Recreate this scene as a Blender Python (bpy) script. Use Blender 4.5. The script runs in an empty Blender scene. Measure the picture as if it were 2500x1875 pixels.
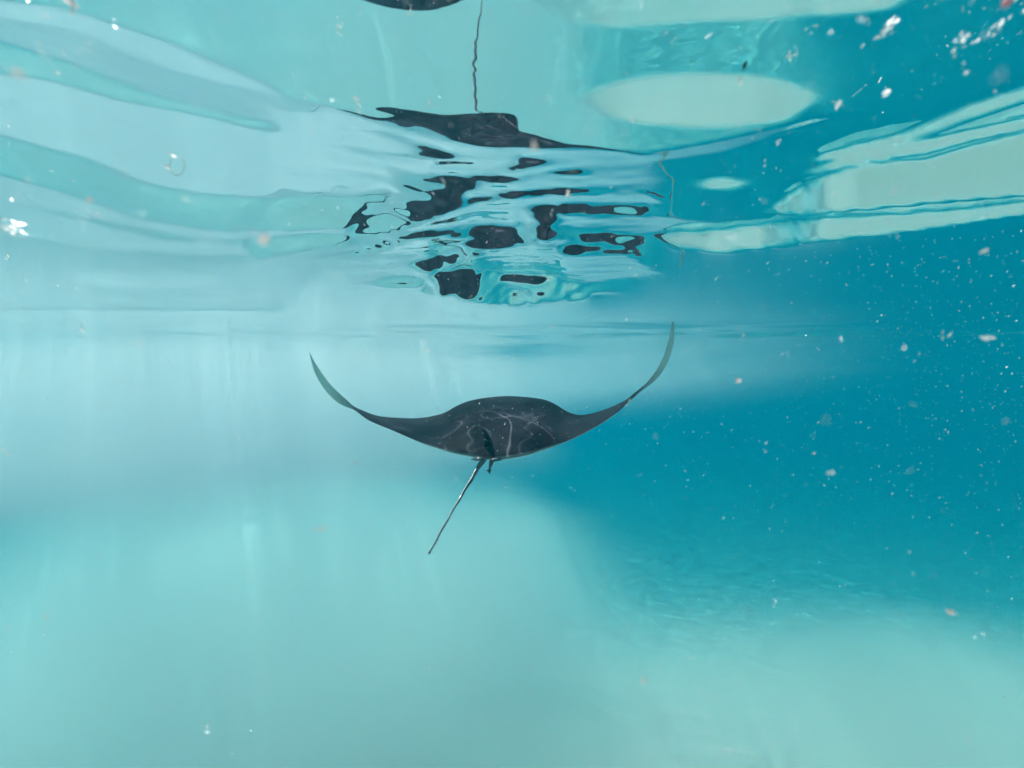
import bpy, bmesh, math, random
import numpy as np
from mathutils import Vector, Matrix, noise as mnoise
R = math.radians
sc = bpy.context.scene
col = sc.collection

# ------------------------------------------------------------------ camera
PITCH = -1.85                       # degrees, slightly downwards
cam_d = bpy.data.cameras.new('camera')
cam_d.sensor_width = 36.0
cam_d.lens = 16.5
cam_d.clip_start = 0.02
cam_d.clip_end = 600.0
cam_d.dof.use_dof = True
cam_d.dof.focus_distance = 3.3
cam_d.dof.aperture_fstop = 5.0
cam = bpy.data.objects.new('camera', cam_d)
col.objects.link(cam)
cam.location = (0, 0, 0)
cam.rotation_euler = (R(90 + PITCH), 0, 0)
sc.camera = cam

# ------------------------------------------------------------------ world, sun, exposure
SUN_EL, SUN_AZ = 56.0, -38.0        # azimuth from +Y, negative = to the left
w = bpy.data.worlds.new('World')
sc.world = w
w.use_nodes = True
nt = w.node_tree
sky = nt.nodes.new('ShaderNodeTexSky')
sky.sky_type = 'NISHITA'
sky.sun_disc = False
sky.sun_elevation = R(SUN_EL)
sky.sun_rotation = R(SUN_AZ % 360)
nt.links.new(sky.outputs['Color'], nt.nodes['Background'].inputs['Color'])
nt.nodes['Background'].inputs['Strength'].default_value = 0.12
sd = bpy.data.lights.new('sun', 'SUN')
sd.energy = 5.0
sd.angle = R(0.7)
sd.color = (1.0, 0.98, 0.95)
sun = bpy.data.objects.new('sun', sd)
col.objects.link(sun)
sdir = Vector((math.sin(R(SUN_AZ)) * math.cos(R(SUN_EL)), math.cos(R(SUN_AZ)) * math.cos(R(SUN_EL)), math.sin(R(SUN_EL))))
sun.rotation_euler = sdir.to_track_quat('Z', 'Y').to_euler()
sun.location = sdir * 30

vs = sc.view_settings
vs.view_transform = 'Standard'
vs.look = 'None'
vs.gamma = 1.0
vs.use_curve_mapping = False
vs.exposure = -0.24
cy = sc.cycles
cy.use_denoising = True
cy.use_adaptive_sampling = True
cy.adaptive_threshold = 0.08
cy.adaptive_min_samples = 20
cy.max_bounces = 12
cy.diffuse_bounces = 3
cy.glossy_bounces = 4
cy.transmission_bounces = 4
cy.volume_bounces = 8
cy.volume_step_rate = 2.0
cy.volume_max_steps = 32
cy.transparent_max_bounces = 48
cy.sample_clamp_indirect = 6.0
cy.caustics_reflective = False
cy.caustics_refractive = False

# ------------------------------------------------------------------ helpers
F = 16.5 / 36.0 * 2500.0
CP, SP = math.cos(R(PITCH)), math.sin(R(PITCH))
def ray(px, py):
    u, v = (px - 1250.0) / F, (937.5 - py) / F
    return Vector((u, CP - v * SP, SP + v * CP))
def at(px, py, Y):
    r = ray(px, py)
    return r * (Y / r.y)
def near(px, py, dist):
    return ray(px, py).normalized() * dist

def tag(o, label=None, cat=None, group=None, kind=None):
    if label: o['label'] = label
    if cat: o['category'] = cat
    if group: o['group'] = group
    if kind: o['kind'] = kind
    return o
def mesh_obj(name, verts, faces, mat, parent=None, smooth=True):
    me = bpy.data.meshes.new(name)
    me.from_pydata([tuple(v) for v in verts], [], faces)
    me.update()
    if smooth:
        me.polygons.foreach_set('use_smooth', [True] * len(me.polygons))
    if mat: me.materials.append(mat)
    o = bpy.data.objects.new(name, me)
    col.objects.link(o)
    if parent:
        o.parent = parent
    return o
def new_mat(name):
    m = bpy.data.materials.new(name)
    m.use_nodes = True
    t = m.node_tree
    t.nodes.clear()
    out = t.nodes.new('ShaderNodeOutputMaterial')
    return m, t, out
def N(t, kind, **kw):
    n = t.nodes.new(kind)
    for k, v in kw.items():
        if k in n.inputs: n.inputs[k].default_value = v
        else: setattr(n, k, v)
    return n
def math_node(t, op, a, b=None):
    n = t.nodes.new('ShaderNodeMath'); n.operation = op
    for i, x in enumerate((a, b)):
        if x is None: continue
        if isinstance(x, (int, float)): n.inputs[i].default_value = x
        else: t.links.new(x, n.inputs[i])
    return n.outputs[0]

# ------------------------------------------------------------------ materials
def mat_water_surface():
    m, t, out = new_mat('water_surface_film')
    geo = N(t, 'ShaderNodeNewGeometry')
    fres = N(t, 'ShaderNodeFresnel', IOR=1.333)
    gl = N(t, 'ShaderNodeBsdfGlossy', Roughness=0.0)
    gl.inputs['Color'].default_value = (1, 1, 1, 1)
    tr = N(t, 'ShaderNodeBsdfTransparent')
    # caustics painted into the transmitted colour by noise, independent of the wave shape
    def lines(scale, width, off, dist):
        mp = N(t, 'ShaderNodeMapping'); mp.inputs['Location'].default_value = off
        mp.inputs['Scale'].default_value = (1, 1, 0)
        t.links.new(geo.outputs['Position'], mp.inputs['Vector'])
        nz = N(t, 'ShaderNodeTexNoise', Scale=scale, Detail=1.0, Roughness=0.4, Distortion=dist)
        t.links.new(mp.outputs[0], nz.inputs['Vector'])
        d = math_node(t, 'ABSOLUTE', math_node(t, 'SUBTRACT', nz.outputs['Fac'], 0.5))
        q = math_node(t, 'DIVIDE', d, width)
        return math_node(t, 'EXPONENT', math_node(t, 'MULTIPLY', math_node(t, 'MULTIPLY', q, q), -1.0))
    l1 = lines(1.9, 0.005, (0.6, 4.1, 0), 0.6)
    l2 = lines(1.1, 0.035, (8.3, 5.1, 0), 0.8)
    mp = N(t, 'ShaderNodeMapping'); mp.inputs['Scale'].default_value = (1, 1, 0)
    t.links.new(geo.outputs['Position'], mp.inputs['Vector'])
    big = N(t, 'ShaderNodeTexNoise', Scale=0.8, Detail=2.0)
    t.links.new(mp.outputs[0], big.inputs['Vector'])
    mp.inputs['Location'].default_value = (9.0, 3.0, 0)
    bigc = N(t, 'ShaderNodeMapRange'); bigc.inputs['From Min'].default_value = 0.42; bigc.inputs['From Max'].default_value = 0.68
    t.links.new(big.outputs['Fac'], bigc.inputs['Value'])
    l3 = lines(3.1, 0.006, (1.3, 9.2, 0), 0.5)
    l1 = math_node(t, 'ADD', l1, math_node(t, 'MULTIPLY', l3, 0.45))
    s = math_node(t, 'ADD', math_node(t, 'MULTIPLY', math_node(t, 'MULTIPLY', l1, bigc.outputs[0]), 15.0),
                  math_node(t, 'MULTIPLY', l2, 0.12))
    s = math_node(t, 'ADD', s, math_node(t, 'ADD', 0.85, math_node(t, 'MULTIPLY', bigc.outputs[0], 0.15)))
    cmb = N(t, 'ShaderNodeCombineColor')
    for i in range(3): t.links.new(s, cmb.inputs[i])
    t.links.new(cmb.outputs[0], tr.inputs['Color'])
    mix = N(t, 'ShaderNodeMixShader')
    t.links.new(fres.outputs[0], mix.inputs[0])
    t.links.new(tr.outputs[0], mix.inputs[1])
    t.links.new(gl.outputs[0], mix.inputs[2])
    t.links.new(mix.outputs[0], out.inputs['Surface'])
    return m

def mat_sand():
    m, t, out = new_mat('pale_sand')
    geo = N(t, 'ShaderNodeNewGeometry')
    b = N(t, 'ShaderNodeBsdfPrincipled', Roughness=0.95)
    n1 = N(t, 'ShaderNodeTexNoise', Scale=0.7, Detail=5.0, Roughness=0.6)
    t.links.new(geo.outputs['Position'], n1.inputs['Vector'])
    rmp = N(t, 'ShaderNodeValToRGB')
    rmp.color_ramp.elements[0].position = 0.3
    rmp.color_ramp.elements[0].color = (0.50, 0.47, 0.41, 1)
    rmp.color_ramp.elements[1].position = 0.7
    rmp.color_ramp.elements[1].color = (0.66, 0.62, 0.54, 1)
    t.links.new(n1.outputs['Fac'], rmp.inputs[0])
    t.links.new(rmp.outputs[0], b.inputs['Base Color'])
    n2 = N(t, 'ShaderNodeTexNoise', Scale=14.0, Detail=4.0)
    t.links.new(geo.outputs['Position'], n2.inputs['Vector'])
    bp = N(t, 'ShaderNodeBump', Strength=0.25, Distance=0.03)
    t.links.new(n2.outputs['Fac'], bp.inputs['Height'])
    t.links.new(bp.outputs[0], b.inputs['Normal'])
    t.links.new(b.outputs[0], out.inputs['Surface'])
    return m

def mat_volume(name, scat, absb, g):
    """Principled Volume from scattering and absorption per metre in red, green, blue"""
    m, t, out = new_mat(name)
    d = 1.15 * max(x + y for x, y in zip(scat, absb))
    v = N(t, 'ShaderNodeVolumePrincipled')
    v.inputs['Density'].default_value = d
    colr = [x / d for x in scat]
    v.inputs['Color'].default_value = (*colr, 1)
    v.inputs['Absorption Color'].default_value = (*[max(0.0, 1 - y / (d * (1 - c))) ** 2 for y, c in zip(absb, colr)], 1)
    v.inputs['Anisotropy'].default_value = g
    t.links.new(v.outputs[0], out.inputs['Volume'])
    return m

def mat_skin():
    m, t, out = new_mat('manta_skin')
    b = N(t, 'ShaderNodeBsdfPrincipled', Roughness=0.5)
    at_ = N(t, 'ShaderNodeAttribute', attribute_name='belly')
    tc = N(t, 'ShaderNodeTexCoord')
    n1 = N(t, 'ShaderNodeTexNoise', Scale=3.0, Detail=6.0, Roughness=0.6)
    t.links.new(tc.outputs['Object'], n1.inputs['Vector'])
    dk = N(t, 'ShaderNodeMix', data_type='RGBA')
    dk.inputs[6].default_value = (0.006, 0.009, 0.015, 1)
    dmr = N(t, 'ShaderNodeMapRange'); dmr.inputs['From Min'].default_value = 0.36; dmr.inputs['From Max'].default_value = 0.68
    t.links.new(n1.outputs['Fac'], dmr.inputs['Value'])
    dk.inputs[7].default_value = (0.040, 0.040, 0.054, 1)
    t.links.new(dmr.outputs[0], dk.inputs[0])
    mx = N(t, 'ShaderNodeMix', data_type='RGBA')
    mx.inputs[7].default_value = (0.62, 0.77, 0.76, 1)
    e = math_node(t, 'ADD', at_.outputs['Fac'], math_node(t, 'MULTIPLY', math_node(t, 'SUBTRACT', n1.outputs['Fac'], 0.5), 0.5))
    mr = N(t, 'ShaderNodeMapRange'); mr.inputs['From Min'].default_value = 0.18; mr.inputs['From Max'].default_value = 0.85
    t.links.new(e, mr.inputs['Value'])
    t.links.new(mr.outputs[0], mx.inputs[0])
    t.links.new(dk.outputs[2], mx.inputs[6])
    t.links.new(mx.outputs[2], b.inputs['Base Color'])
    n2 = N(t, 'ShaderNodeTexNoise', Scale=60.0, Detail=3.0)
    t.links.new(tc.outputs['Object'], n2.inputs['Vector'])
    bp = N(t, 'ShaderNodeBump', Strength=0.12, Distance=0.01)
    t.links.new(n2.outputs['Fac'], bp.inputs['Height'])
    t.links.new(bp.outputs[0], b.inputs['Normal'])
    b.inputs['Specular IOR Level'].default_value = 0.015
    t.links.new(b.outputs[0], out.inputs['Surface'])
    return m

def mat_plain(name, c, rough=0.5, c2=None, scale=30.0):
    m, t, out = new_mat(name)
    b = N(t, 'ShaderNodeBsdfPrincipled', Roughness=rough)
    if c2:
        tc = N(t, 'ShaderNodeTexCoord')
        n1 = N(t, 'ShaderNodeTexNoise', Scale=scale, Detail=3.0)
        t.links.new(tc.outputs['Object'], n1.inputs['Vector'])
        mx = N(t, 'ShaderNodeMix', data_type='RGBA')
        mx.inputs[6].default_value = (*c, 1); mx.inputs[7].default_value = (*c2, 1)
        t.links.new(n1.outputs['Fac'], mx.inputs[0])
        t.links.new(mx.outputs[2], b.inputs['Base Color'])
    else:
        b.inputs['Base Color'].default_value = (*c, 1)
    t.links.new(b.outputs[0], out.inputs['Surface'])
    return m

M_SURF = mat_water_surface()
M_SAND = mat_sand()
M_SKIN = mat_skin()
M_DARK = mat_plain('dark_skin', (0.003, 0.005, 0.008), 0.7, (0.008, 0.010, 0.014), 12)
M_TAIL = mat_plain('tail_skin', (0.03, 0.036, 0.045), 0.3, (0.22, 0.25, 0.27), 9)  # pale mottling in the colour also stands for the tail's white glints
M_REM = mat_plain('remora_skin', (0.03, 0.04, 0.05), 0.5, (0.08, 0.09, 0.1), 30)
def mat_fleck(name, c):
    """thin mucus or plankton flakes: light shines through as much as it bounces off"""
    m, t, out = new_mat(name)
    d = N(t, 'ShaderNodeBsdfDiffuse'); d.inputs['Color'].default_value = (*c, 1)
    tr = N(t, 'ShaderNodeBsdfTranslucent'); tr.inputs['Color'].default_value = (*c, 1)
    mx = N(t, 'ShaderNodeMixShader'); mx.inputs[0].default_value = 0.7
    t.links.new(d.outputs[0], mx.inputs[1]); t.links.new(tr.outputs[0], mx.inputs[2])
    t.links.new(mx.outputs[0], out.inputs['Surface'])
    return m
M_WHITE = mat_fleck('white_fleck', (0.95, 0.93, 0.90))
M_PINK = mat_fleck('pink_fleck', (0.95, 0.82, 0.78))
M_RED = mat_fleck('red_fleck', (0.9, 0.25, 0.24))
M_BROWN = mat_plain('brown_fleck', (0.05, 0.035, 0.025), 0.7)

# ------------------------------------------------------------------ water surface
D0 = 0.52
def smooth01(a):
    a = np.clip(a, 0, 1); return a * a * (3 - 2 * a)
def axis(fine0, fine1, step, far, grow=1.18):
    a = list(np.arange(fine0, fine1 + 1e-6, step))
    s = step; x = fine1
    while x < far: s *= grow; x += s; a.append(x)
    s = step; x = fine0
    while x > -far: s *= grow; x -= s; a.insert(0, x)
    return np.array(a)
FAR = 160.0
#WAVES-BEGIN
# heights of the swell and ripples in tenths of a millimetre, on a fan of 121 bearings x 110 distances
WNU, WNV = 121, 110
WH = np.array([
    -318,-323,-330,-341,-355,-371,-390,-410,-428,-444,-459,-472,-484,-495,-505,-515,-524,-531,-537,-543,-547,-551,-555,-558,-560,-561,-561,-560,-558,-555,-552,-548,-543,-537,-531,-524,-516,-507,-496,-480,-458,-427,-411,-444,-443,-437,-432,-427,-422,-416,-411,-405,-399,-394,-389,-382,-364,-311,-290,-279,-267,-249,-236,-226,-217,-209,-201,-192,-181,-168,-155,-141,-128,-114,-101,-88,-75,-64,-53,-44,-35,-28,-21,-17,-15,-19,-45,-60,-68,-78,-87,-94,-101,-105,-108,-110,-115,-123,-136,-152,-177,-213,-263,-282,-288,-291,-291,-292,-291,-291,-291,-290,-290,-290,-290,-290,-290,-289,-289,-289,-288,
    -309,-314,-321,-331,-345,-362,-381,-401,-419,-435,-449,-463,-474,-485,-496,-505,-514,-521,-527,-533,-537,-541,-544,-547,-549,-550,-550,-549,-547,-544,-541,-536,-531,-526,-519,-512,-504,-495,-484,-468,-447,-419,-405,-428,-427,-422,-417,-413,-407,-402,-397,-391,-385,-379,-375,-367,-349,-305,-284,-273,-261,-244,-232,-221,-213,-205,-196,-187,-176,-163,-149,-135,-121,-108,-94,-82,-69,-58,-47,-38,-29,-22,-16,-11,-9,-12,-31,-41,-50,-59,-69,-76,-82,-87,-90,-92,-97,-105,-119,-141,-174,-218,-250,-265,-271,-274,-275,-275,-275,-274,-274,-274,-274,-274,-274,-274,-273,-273,-273,-273,-273,
    -300,-305,-312,-322,-336,-353,-372,-392,-410,-426,-441,-453,-465,-476,-486,-496,-504,-512,-518,-523,-527,-531,-534,-537,-539,-540,-540,-539,-536,-533,-530,-525,-520,-514,-508,-501,-493,-483,-472,-457,-436,-411,-398,-412,-412,-407,-402,-398,-393,-388,-382,-376,-370,-365,-360,-352,-334,-297,-278,-267,-256,-240,-227,-217,-208,-200,-192,-183,-171,-159,-145,-131,-116,-102,-89,-75,-63,-52,-41,-32,-23,-16,-10,-6,-3,-6,-14,-23,-31,-41,-51,-58,-65,-69,-73,-79,-87,-99,-118,-145,-179,-221,-238,-249,-254,-257,-258,-258,-258,-258,-258,-257,-257,-257,-257,-257,-257,-257,-257,-257,-257,
    -291,-296,-303,-313,-327,-344,-364,-383,-402,-418,-432,-445,-456,-467,-477,-487,-495,-502,-508,-513,-517,-521,-524,-527,-529,-529,-529,-528,-526,-523,-519,-514,-509,-503,-496,-489,-481,-472,-460,-445,-425,-403,-390,-396,-396,-392,-388,-383,-378,-373,-368,-362,-356,-350,-345,-337,-319,-289,-272,-261,-251,-236,-223,-213,-204,-196,-188,-179,-168,-155,-141,-127,-113,-99,-85,-72,-59,-48,-37,-27,-18,-10,-4,0,2,1,2,-5,-18,-32,-45,-55,-63,-69,-75,-82,-90,-103,-123,-150,-186,-220,-226,-233,-238,-240,-241,-241,-241,-241,-241,-241,-241,-241,-241,-241,-241,-241,-241,-241,-241,
    -282,-287,-294,-304,-318,-335,-355,-376,-394,-410,-424,-436,-448,-459,-468,-478,-486,-494,-499,-504,-508,-512,-515,-517,-519,-519,-519,-518,-515,-512,-508,-503,-498,-492,-485,-478,-470,-460,-449,-434,-415,-394,-382,-381,-380,-377,-372,-368,-364,-359,-354,-348,-342,-336,-330,-321,-304,-281,-266,-255,-245,-232,-219,-209,-201,-193,-185,-175,-164,-151,-137,-123,-109,-95,-82,-69,-56,-45,-34,-24,-16,-8,-2,2,4,3,5,-4,-18,-33,-46,-57,-66,-73,-79,-86,-94,-108,-128,-157,-192,-210,-213,-218,-221,-223,-224,-224,-224,-224,-224,-224,-224,-225,-225,-225,-225,-225,-225,-225,-225,
    -273,-278,-285,-295,-308,-326,-347,-368,-387,-402,-416,-429,-440,-450,-460,-469,-478,-485,-491,-495,-499,-502,-505,-508,-509,-510,-509,-508,-505,-502,-498,-493,-487,-481,-474,-467,-459,-449,-438,-424,-406,-386,-373,-366,-365,-361,-357,-354,-349,-344,-339,-333,-328,-321,-315,-306,-290,-273,-260,-250,-240,-229,-216,-206,-197,-189,-181,-172,-161,-148,-134,-120,-106,-93,-79,-66,-54,-42,-32,-22,-14,-7,-1,3,5,4,5,-4,-19,-35,-49,-60,-69,-77,-83,-91,-100,-114,-135,-164,-197,-199,-199,-202,-205,-207,-207,-208,-208,-208,-208,-208,-208,-208,-209,-209,-209,-210,-210,-210,-210,
    -264,-269,-275,-285,-299,-317,-339,-362,-380,-395,-409,-421,-432,-442,-452,-461,-470,-477,-482,-486,-490,-493,-496,-498,-500,-500,-500,-498,-496,-492,-487,-482,-476,-470,-463,-456,-448,-438,-427,-413,-397,-378,-365,-351,-349,-346,-342,-339,-335,-330,-325,-319,-313,-307,-300,-291,-276,-265,-254,-244,-235,-225,-213,-203,-194,-186,-179,-169,-158,-145,-132,-118,-104,-90,-77,-64,-52,-40,-30,-21,-13,-6,0,4,5,5,4,-5,-21,-37,-52,-64,-73,-81,-88,-96,-106,-121,-142,-172,-194,-188,-185,-187,-189,-190,-191,-191,-191,-191,-191,-191,-192,-192,-193,-193,-194,-194,-194,-194,-194,
    -255,-260,-266,-276,-289,-307,-331,-356,-374,-389,-402,-414,-425,-435,-444,-454,-462,-470,-474,-478,-481,-485,-487,-490,-491,-491,-491,-489,-486,-482,-477,-472,-466,-460,-453,-445,-437,-428,-417,-404,-388,-371,-357,-335,-333,-330,-327,-324,-320,-315,-310,-304,-299,-292,-285,-275,-262,-256,-248,-239,-231,-222,-211,-201,-192,-184,-176,-167,-156,-143,-130,-116,-102,-88,-75,-62,-50,-39,-29,-20,-12,-5,0,4,5,4,3,-7,-23,-41,-56,-68,-78,-87,-94,-103,-113,-128,-150,-179,-183,-175,-171,-171,-173,-174,-174,-174,-174,-174,-175,-175,-175,-176,-177,-177,-178,-178,-178,-179,-179,
    -246,-251,-257,-266,-279,-298,-324,-352,-368,-382,-395,-407,-418,-427,-437,-446,-455,-463,-467,-470,-473,-476,-479,-481,-482,-483,-482,-480,-477,-473,-468,-462,-456,-449,-442,-435,-426,-417,-406,-394,-379,-364,-349,-320,-317,-315,-312,-309,-305,-300,-296,-290,-284,-278,-270,-260,-247,-248,-242,-234,-226,-219,-208,-199,-190,-182,-174,-165,-154,-141,-128,-114,-100,-87,-73,-61,-49,-38,-28,-19,-12,-5,0,3,4,3,1,-9,-26,-44,-60,-74,-84,-93,-101,-110,-120,-136,-158,-182,-172,-162,-157,-156,-156,-157,-157,-158,-158,-158,-158,-158,-159,-160,-161,-161,-162,-163,-163,-163,-163,
    -237,-242,-248,-257,-270,-288,-316,-340,-355,-369,-382,-395,-407,-419,-429,-439,-448,-456,-459,-462,-466,-468,-471,-473,-474,-474,-473,-471,-468,-464,-458,-453,-446,-439,-432,-424,-416,-407,-397,-385,-371,-358,-341,-308,-301,-299,-297,-294,-290,-286,-281,-275,-270,-263,-255,-244,-233,-241,-236,-229,-222,-216,-207,-197,-188,-181,-173,-164,-153,-140,-127,-113,-99,-86,-72,-60,-48,-38,-28,-19,-12,-6,-1,2,3,2,-1,-12,-30,-49,-66,-80,-91,-100,-109,-118,-129,-145,-167,-175,-160,-148,-142,-141,-140,-141,-141,-141,-141,-141,-141,-142,-143,-144,-145,-146,-146,-147,-148,-148,-148,
    -228,-233,-239,-248,-260,-276,-298,-317,-332,-346,-359,-372,-384,-396,-407,-418,-428,-439,-450,-455,-458,-461,-463,-465,-466,-467,-465,-463,-459,-455,-449,-443,-437,-430,-422,-414,-406,-397,-387,-376,-363,-351,-335,-305,-290,-284,-281,-279,-275,-271,-266,-261,-255,-248,-240,-229,-219,-233,-231,-224,-217,-213,-205,-196,-187,-180,-172,-164,-152,-139,-126,-112,-98,-85,-72,-60,-48,-38,-28,-20,-13,-7,-3,0,1,0,-4,-15,-34,-54,-72,-86,-98,-108,-117,-127,-138,-155,-175,-164,-146,-134,-128,-125,-125,-124,-124,-124,-124,-125,-125,-126,-127,-128,-129,-130,-131,-132,-132,-133,-133,
    -219,-223,-230,-238,-249,-263,-279,-295,-309,-322,-335,-348,-360,-372,-384,-395,-405,-416,-428,-443,-451,-454,-456,-458,-459,-459,-458,-455,-451,-446,-441,-434,-427,-420,-412,-404,-396,-387,-378,-367,-356,-344,-329,-303,-286,-275,-266,-264,-261,-256,-252,-246,-241,-233,-225,-213,-210,-226,-225,-219,-213,-211,-204,-195,-187,-179,-172,-163,-152,-139,-126,-112,-98,-85,-72,-60,-49,-38,-29,-21,-14,-9,-5,-2,-2,-3,-8,-19,-39,-61,-79,-94,-106,-117,-127,-136,-148,-165,-174,-151,-133,-120,-113,-110,-109,-108,-108,-108,-108,-108,-108,-109,-110,-112,-113,-114,-115,-117,-117,-118,-118,
    -210,-214,-221,-229,-239,-250,-260,-271,-285,-298,-311,-324,-337,-349,-360,-371,-381,-392,-405,-420,-435,-446,-449,-451,-452,-452,-451,-448,-443,-438,-432,-426,-418,-411,-403,-395,-387,-378,-369,-359,-348,-338,-324,-300,-283,-271,-260,-249,-246,-242,-237,-232,-226,-218,-209,-199,-206,-220,-220,-215,-209,-208,-204,-195,-186,-179,-172,-164,-153,-140,-126,-112,-99,-86,-73,-61,-50,-40,-30,-23,-16,-11,-7,-5,-5,-7,-12,-24,-45,-68,-87,-103,-116,-127,-137,-147,-158,-173,-161,-137,-118,-106,-98,-95,-93,-92,-91,-91,-91,-91,-92,-93,-94,-96,-97,-99,-100,-101,-102,-103,-103,
    -201,-205,-212,-220,-229,-238,-242,-248,-261,-274,-287,-300,-312,-324,-336,-347,-357,-368,-381,-396,-412,-427,-440,-445,-446,-446,-444,-441,-436,-431,-424,-417,-410,-402,-394,-386,-377,-369,-360,-351,-341,-332,-319,-297,-281,-268,-257,-245,-233,-227,-222,-217,-212,-204,-195,-195,-203,-215,-215,-210,-205,-203,-203,-196,-187,-180,-173,-165,-154,-141,-127,-113,-100,-87,-74,-62,-51,-41,-33,-25,-19,-14,-11,-9,-9,-11,-16,-29,-51,-76,-96,-112,-126,-137,-148,-159,-169,-168,-145,-122,-104,-91,-84,-79,-77,-75,-75,-74,-74,-75,-75,-77,-78,-80,-82,-83,-85,-86,-87,-88,-89,
    -192,-196,-203,-211,-220,-226,-225,-226,-238,-250,-263,-276,-288,-300,-312,-323,-333,-344,-357,-372,-388,-403,-419,-433,-440,-440,-438,-434,-429,-423,-417,-409,-402,-393,-385,-377,-368,-360,-352,-343,-335,-326,-314,-294,-278,-265,-254,-242,-230,-220,-211,-205,-199,-195,-191,-192,-199,-210,-211,-206,-201,-199,-199,-196,-188,-181,-175,-167,-156,-142,-128,-115,-102,-89,-76,-64,-54,-44,-35,-28,-22,-18,-15,-13,-13,-16,-22,-35,-59,-85,-106,-123,-137,-149,-160,-171,-172,-152,-129,-107,-89,-77,-69,-64,-61,-59,-58,-58,-58,-58,-59,-60,-62,-64,-66,-68,-70,-71,-73,-74,-74,
    -183,-188,-194,-202,-210,-217,-220,-225,-235,-244,-251,-260,-270,-278,-288,-298,-309,-320,-333,-348,-364,-379,-395,-410,-425,-434,-433,-428,-423,-417,-409,-402,-394,-385,-377,-368,-360,-352,-344,-336,-328,-321,-310,-292,-276,-263,-251,-239,-227,-217,-207,-201,-195,-191,-188,-189,-196,-205,-206,-202,-198,-196,-195,-193,-189,-183,-177,-169,-158,-145,-131,-117,-104,-91,-79,-67,-57,-47,-39,-32,-26,-22,-20,-18,-19,-22,-28,-41,-67,-96,-117,-134,-149,-156,-160,-159,-153,-134,-112,-91,-74,-62,-53,-48,-45,-43,-42,-41,-41,-41,-42,-44,-46,-48,-50,-53,-55,-57,-58,-59,-60,
    -174,-179,-185,-193,-202,-208,-212,-215,-220,-227,-235,-244,-253,-264,-274,-282,-290,-298,-308,-323,-339,-355,-371,-386,-402,-416,-427,-423,-417,-410,-403,-395,-386,-377,-369,-360,-352,-344,-336,-329,-322,-316,-306,-290,-274,-261,-248,-236,-224,-214,-204,-197,-191,-188,-185,-186,-193,-201,-202,-199,-194,-192,-191,-189,-187,-184,-180,-173,-161,-148,-134,-120,-107,-95,-82,-71,-60,-51,-43,-36,-31,-27,-25,-24,-25,-28,-35,-49,-76,-107,-125,-134,-138,-142,-143,-140,-133,-116,-95,-75,-59,-47,-38,-32,-29,-27,-25,-24,-24,-25,-26,-28,-30,-32,-35,-38,-40,-42,-44,-45,-46,
    -165,-170,-176,-185,-193,-199,-199,-199,-204,-210,-218,-227,-236,-247,-256,-265,-274,-283,-292,-300,-315,-331,-346,-362,-378,-393,-407,-417,-412,-405,-397,-388,-379,-370,-361,-352,-344,-336,-329,-322,-316,-311,-303,-288,-273,-259,-246,-234,-222,-211,-202,-194,-188,-185,-182,-183,-190,-197,-199,-195,-191,-189,-187,-185,-184,-181,-178,-174,-165,-152,-137,-124,-111,-99,-87,-75,-65,-56,-48,-42,-37,-33,-32,-31,-32,-35,-42,-56,-79,-99,-113,-120,-123,-125,-125,-122,-113,-97,-78,-59,-44,-31,-23,-17,-13,-10,-9,-8,-8,-8,-9,-11,-14,-16,-20,-23,-25,-28,-30,-31,-32,
    -156,-160,-167,-177,-186,-191,-187,-183,-187,-194,-201,-210,-219,-229,-239,-248,-257,-266,-275,-283,-291,-306,-322,-337,-353,-368,-383,-397,-406,-399,-391,-382,-373,-363,-353,-344,-336,-329,-322,-316,-311,-306,-300,-286,-271,-257,-244,-232,-220,-209,-199,-192,-186,-182,-180,-181,-187,-194,-195,-192,-188,-185,-184,-182,-180,-177,-174,-170,-162,-153,-142,-129,-116,-103,-91,-80,-70,-61,-54,-48,-43,-39,-37,-36,-36,-38,-42,-51,-70,-87,-98,-104,-107,-108,-107,-103,-94,-79,-61,-43,-28,-16,-7,-1,3,6,8,9,9,9,7,5,3,-1,-4,-8,-11,-13,-15,-17,-18,
    -147,-151,-159,-169,-179,-186,-183,-174,-172,-177,-184,-193,-202,-212,-222,-231,-240,-249,-257,-265,-272,-281,-297,-313,-328,-344,-359,-373,-387,-394,-386,-377,-367,-357,-347,-337,-329,-322,-315,-310,-306,-302,-298,-285,-270,-256,-243,-230,-218,-207,-197,-189,-183,-179,-177,-179,-184,-191,-192,-189,-186,-183,-181,-179,-177,-174,-171,-166,-158,-149,-138,-126,-113,-101,-89,-77,-67,-58,-50,-44,-39,-36,-33,-32,-32,-33,-37,-45,-61,-74,-84,-89,-91,-91,-89,-84,-75,-61,-44,-27,-12,-1,8,15,19,23,25,26,26,26,24,22,19,15,11,7,4,1,-2,-3,-4,
    -137,-142,-150,-161,-174,-182,-182,-175,-170,-167,-169,-176,-185,-195,-205,-214,-223,-231,-240,-248,-255,-261,-272,-288,-304,-319,-334,-349,-363,-377,-380,-372,-362,-351,-340,-331,-322,-315,-309,-305,-302,-300,-296,-284,-270,-255,-242,-229,-216,-205,-195,-187,-181,-177,-175,-177,-182,-188,-190,-187,-183,-180,-178,-176,-174,-171,-168,-163,-154,-144,-134,-121,-109,-96,-84,-73,-62,-53,-45,-39,-35,-31,-29,-28,-28,-29,-32,-39,-51,-62,-70,-74,-75,-74,-72,-66,-57,-43,-27,-11,3,15,24,31,36,39,41,43,43,43,41,38,35,31,26,22,18,15,12,10,9,
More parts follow.
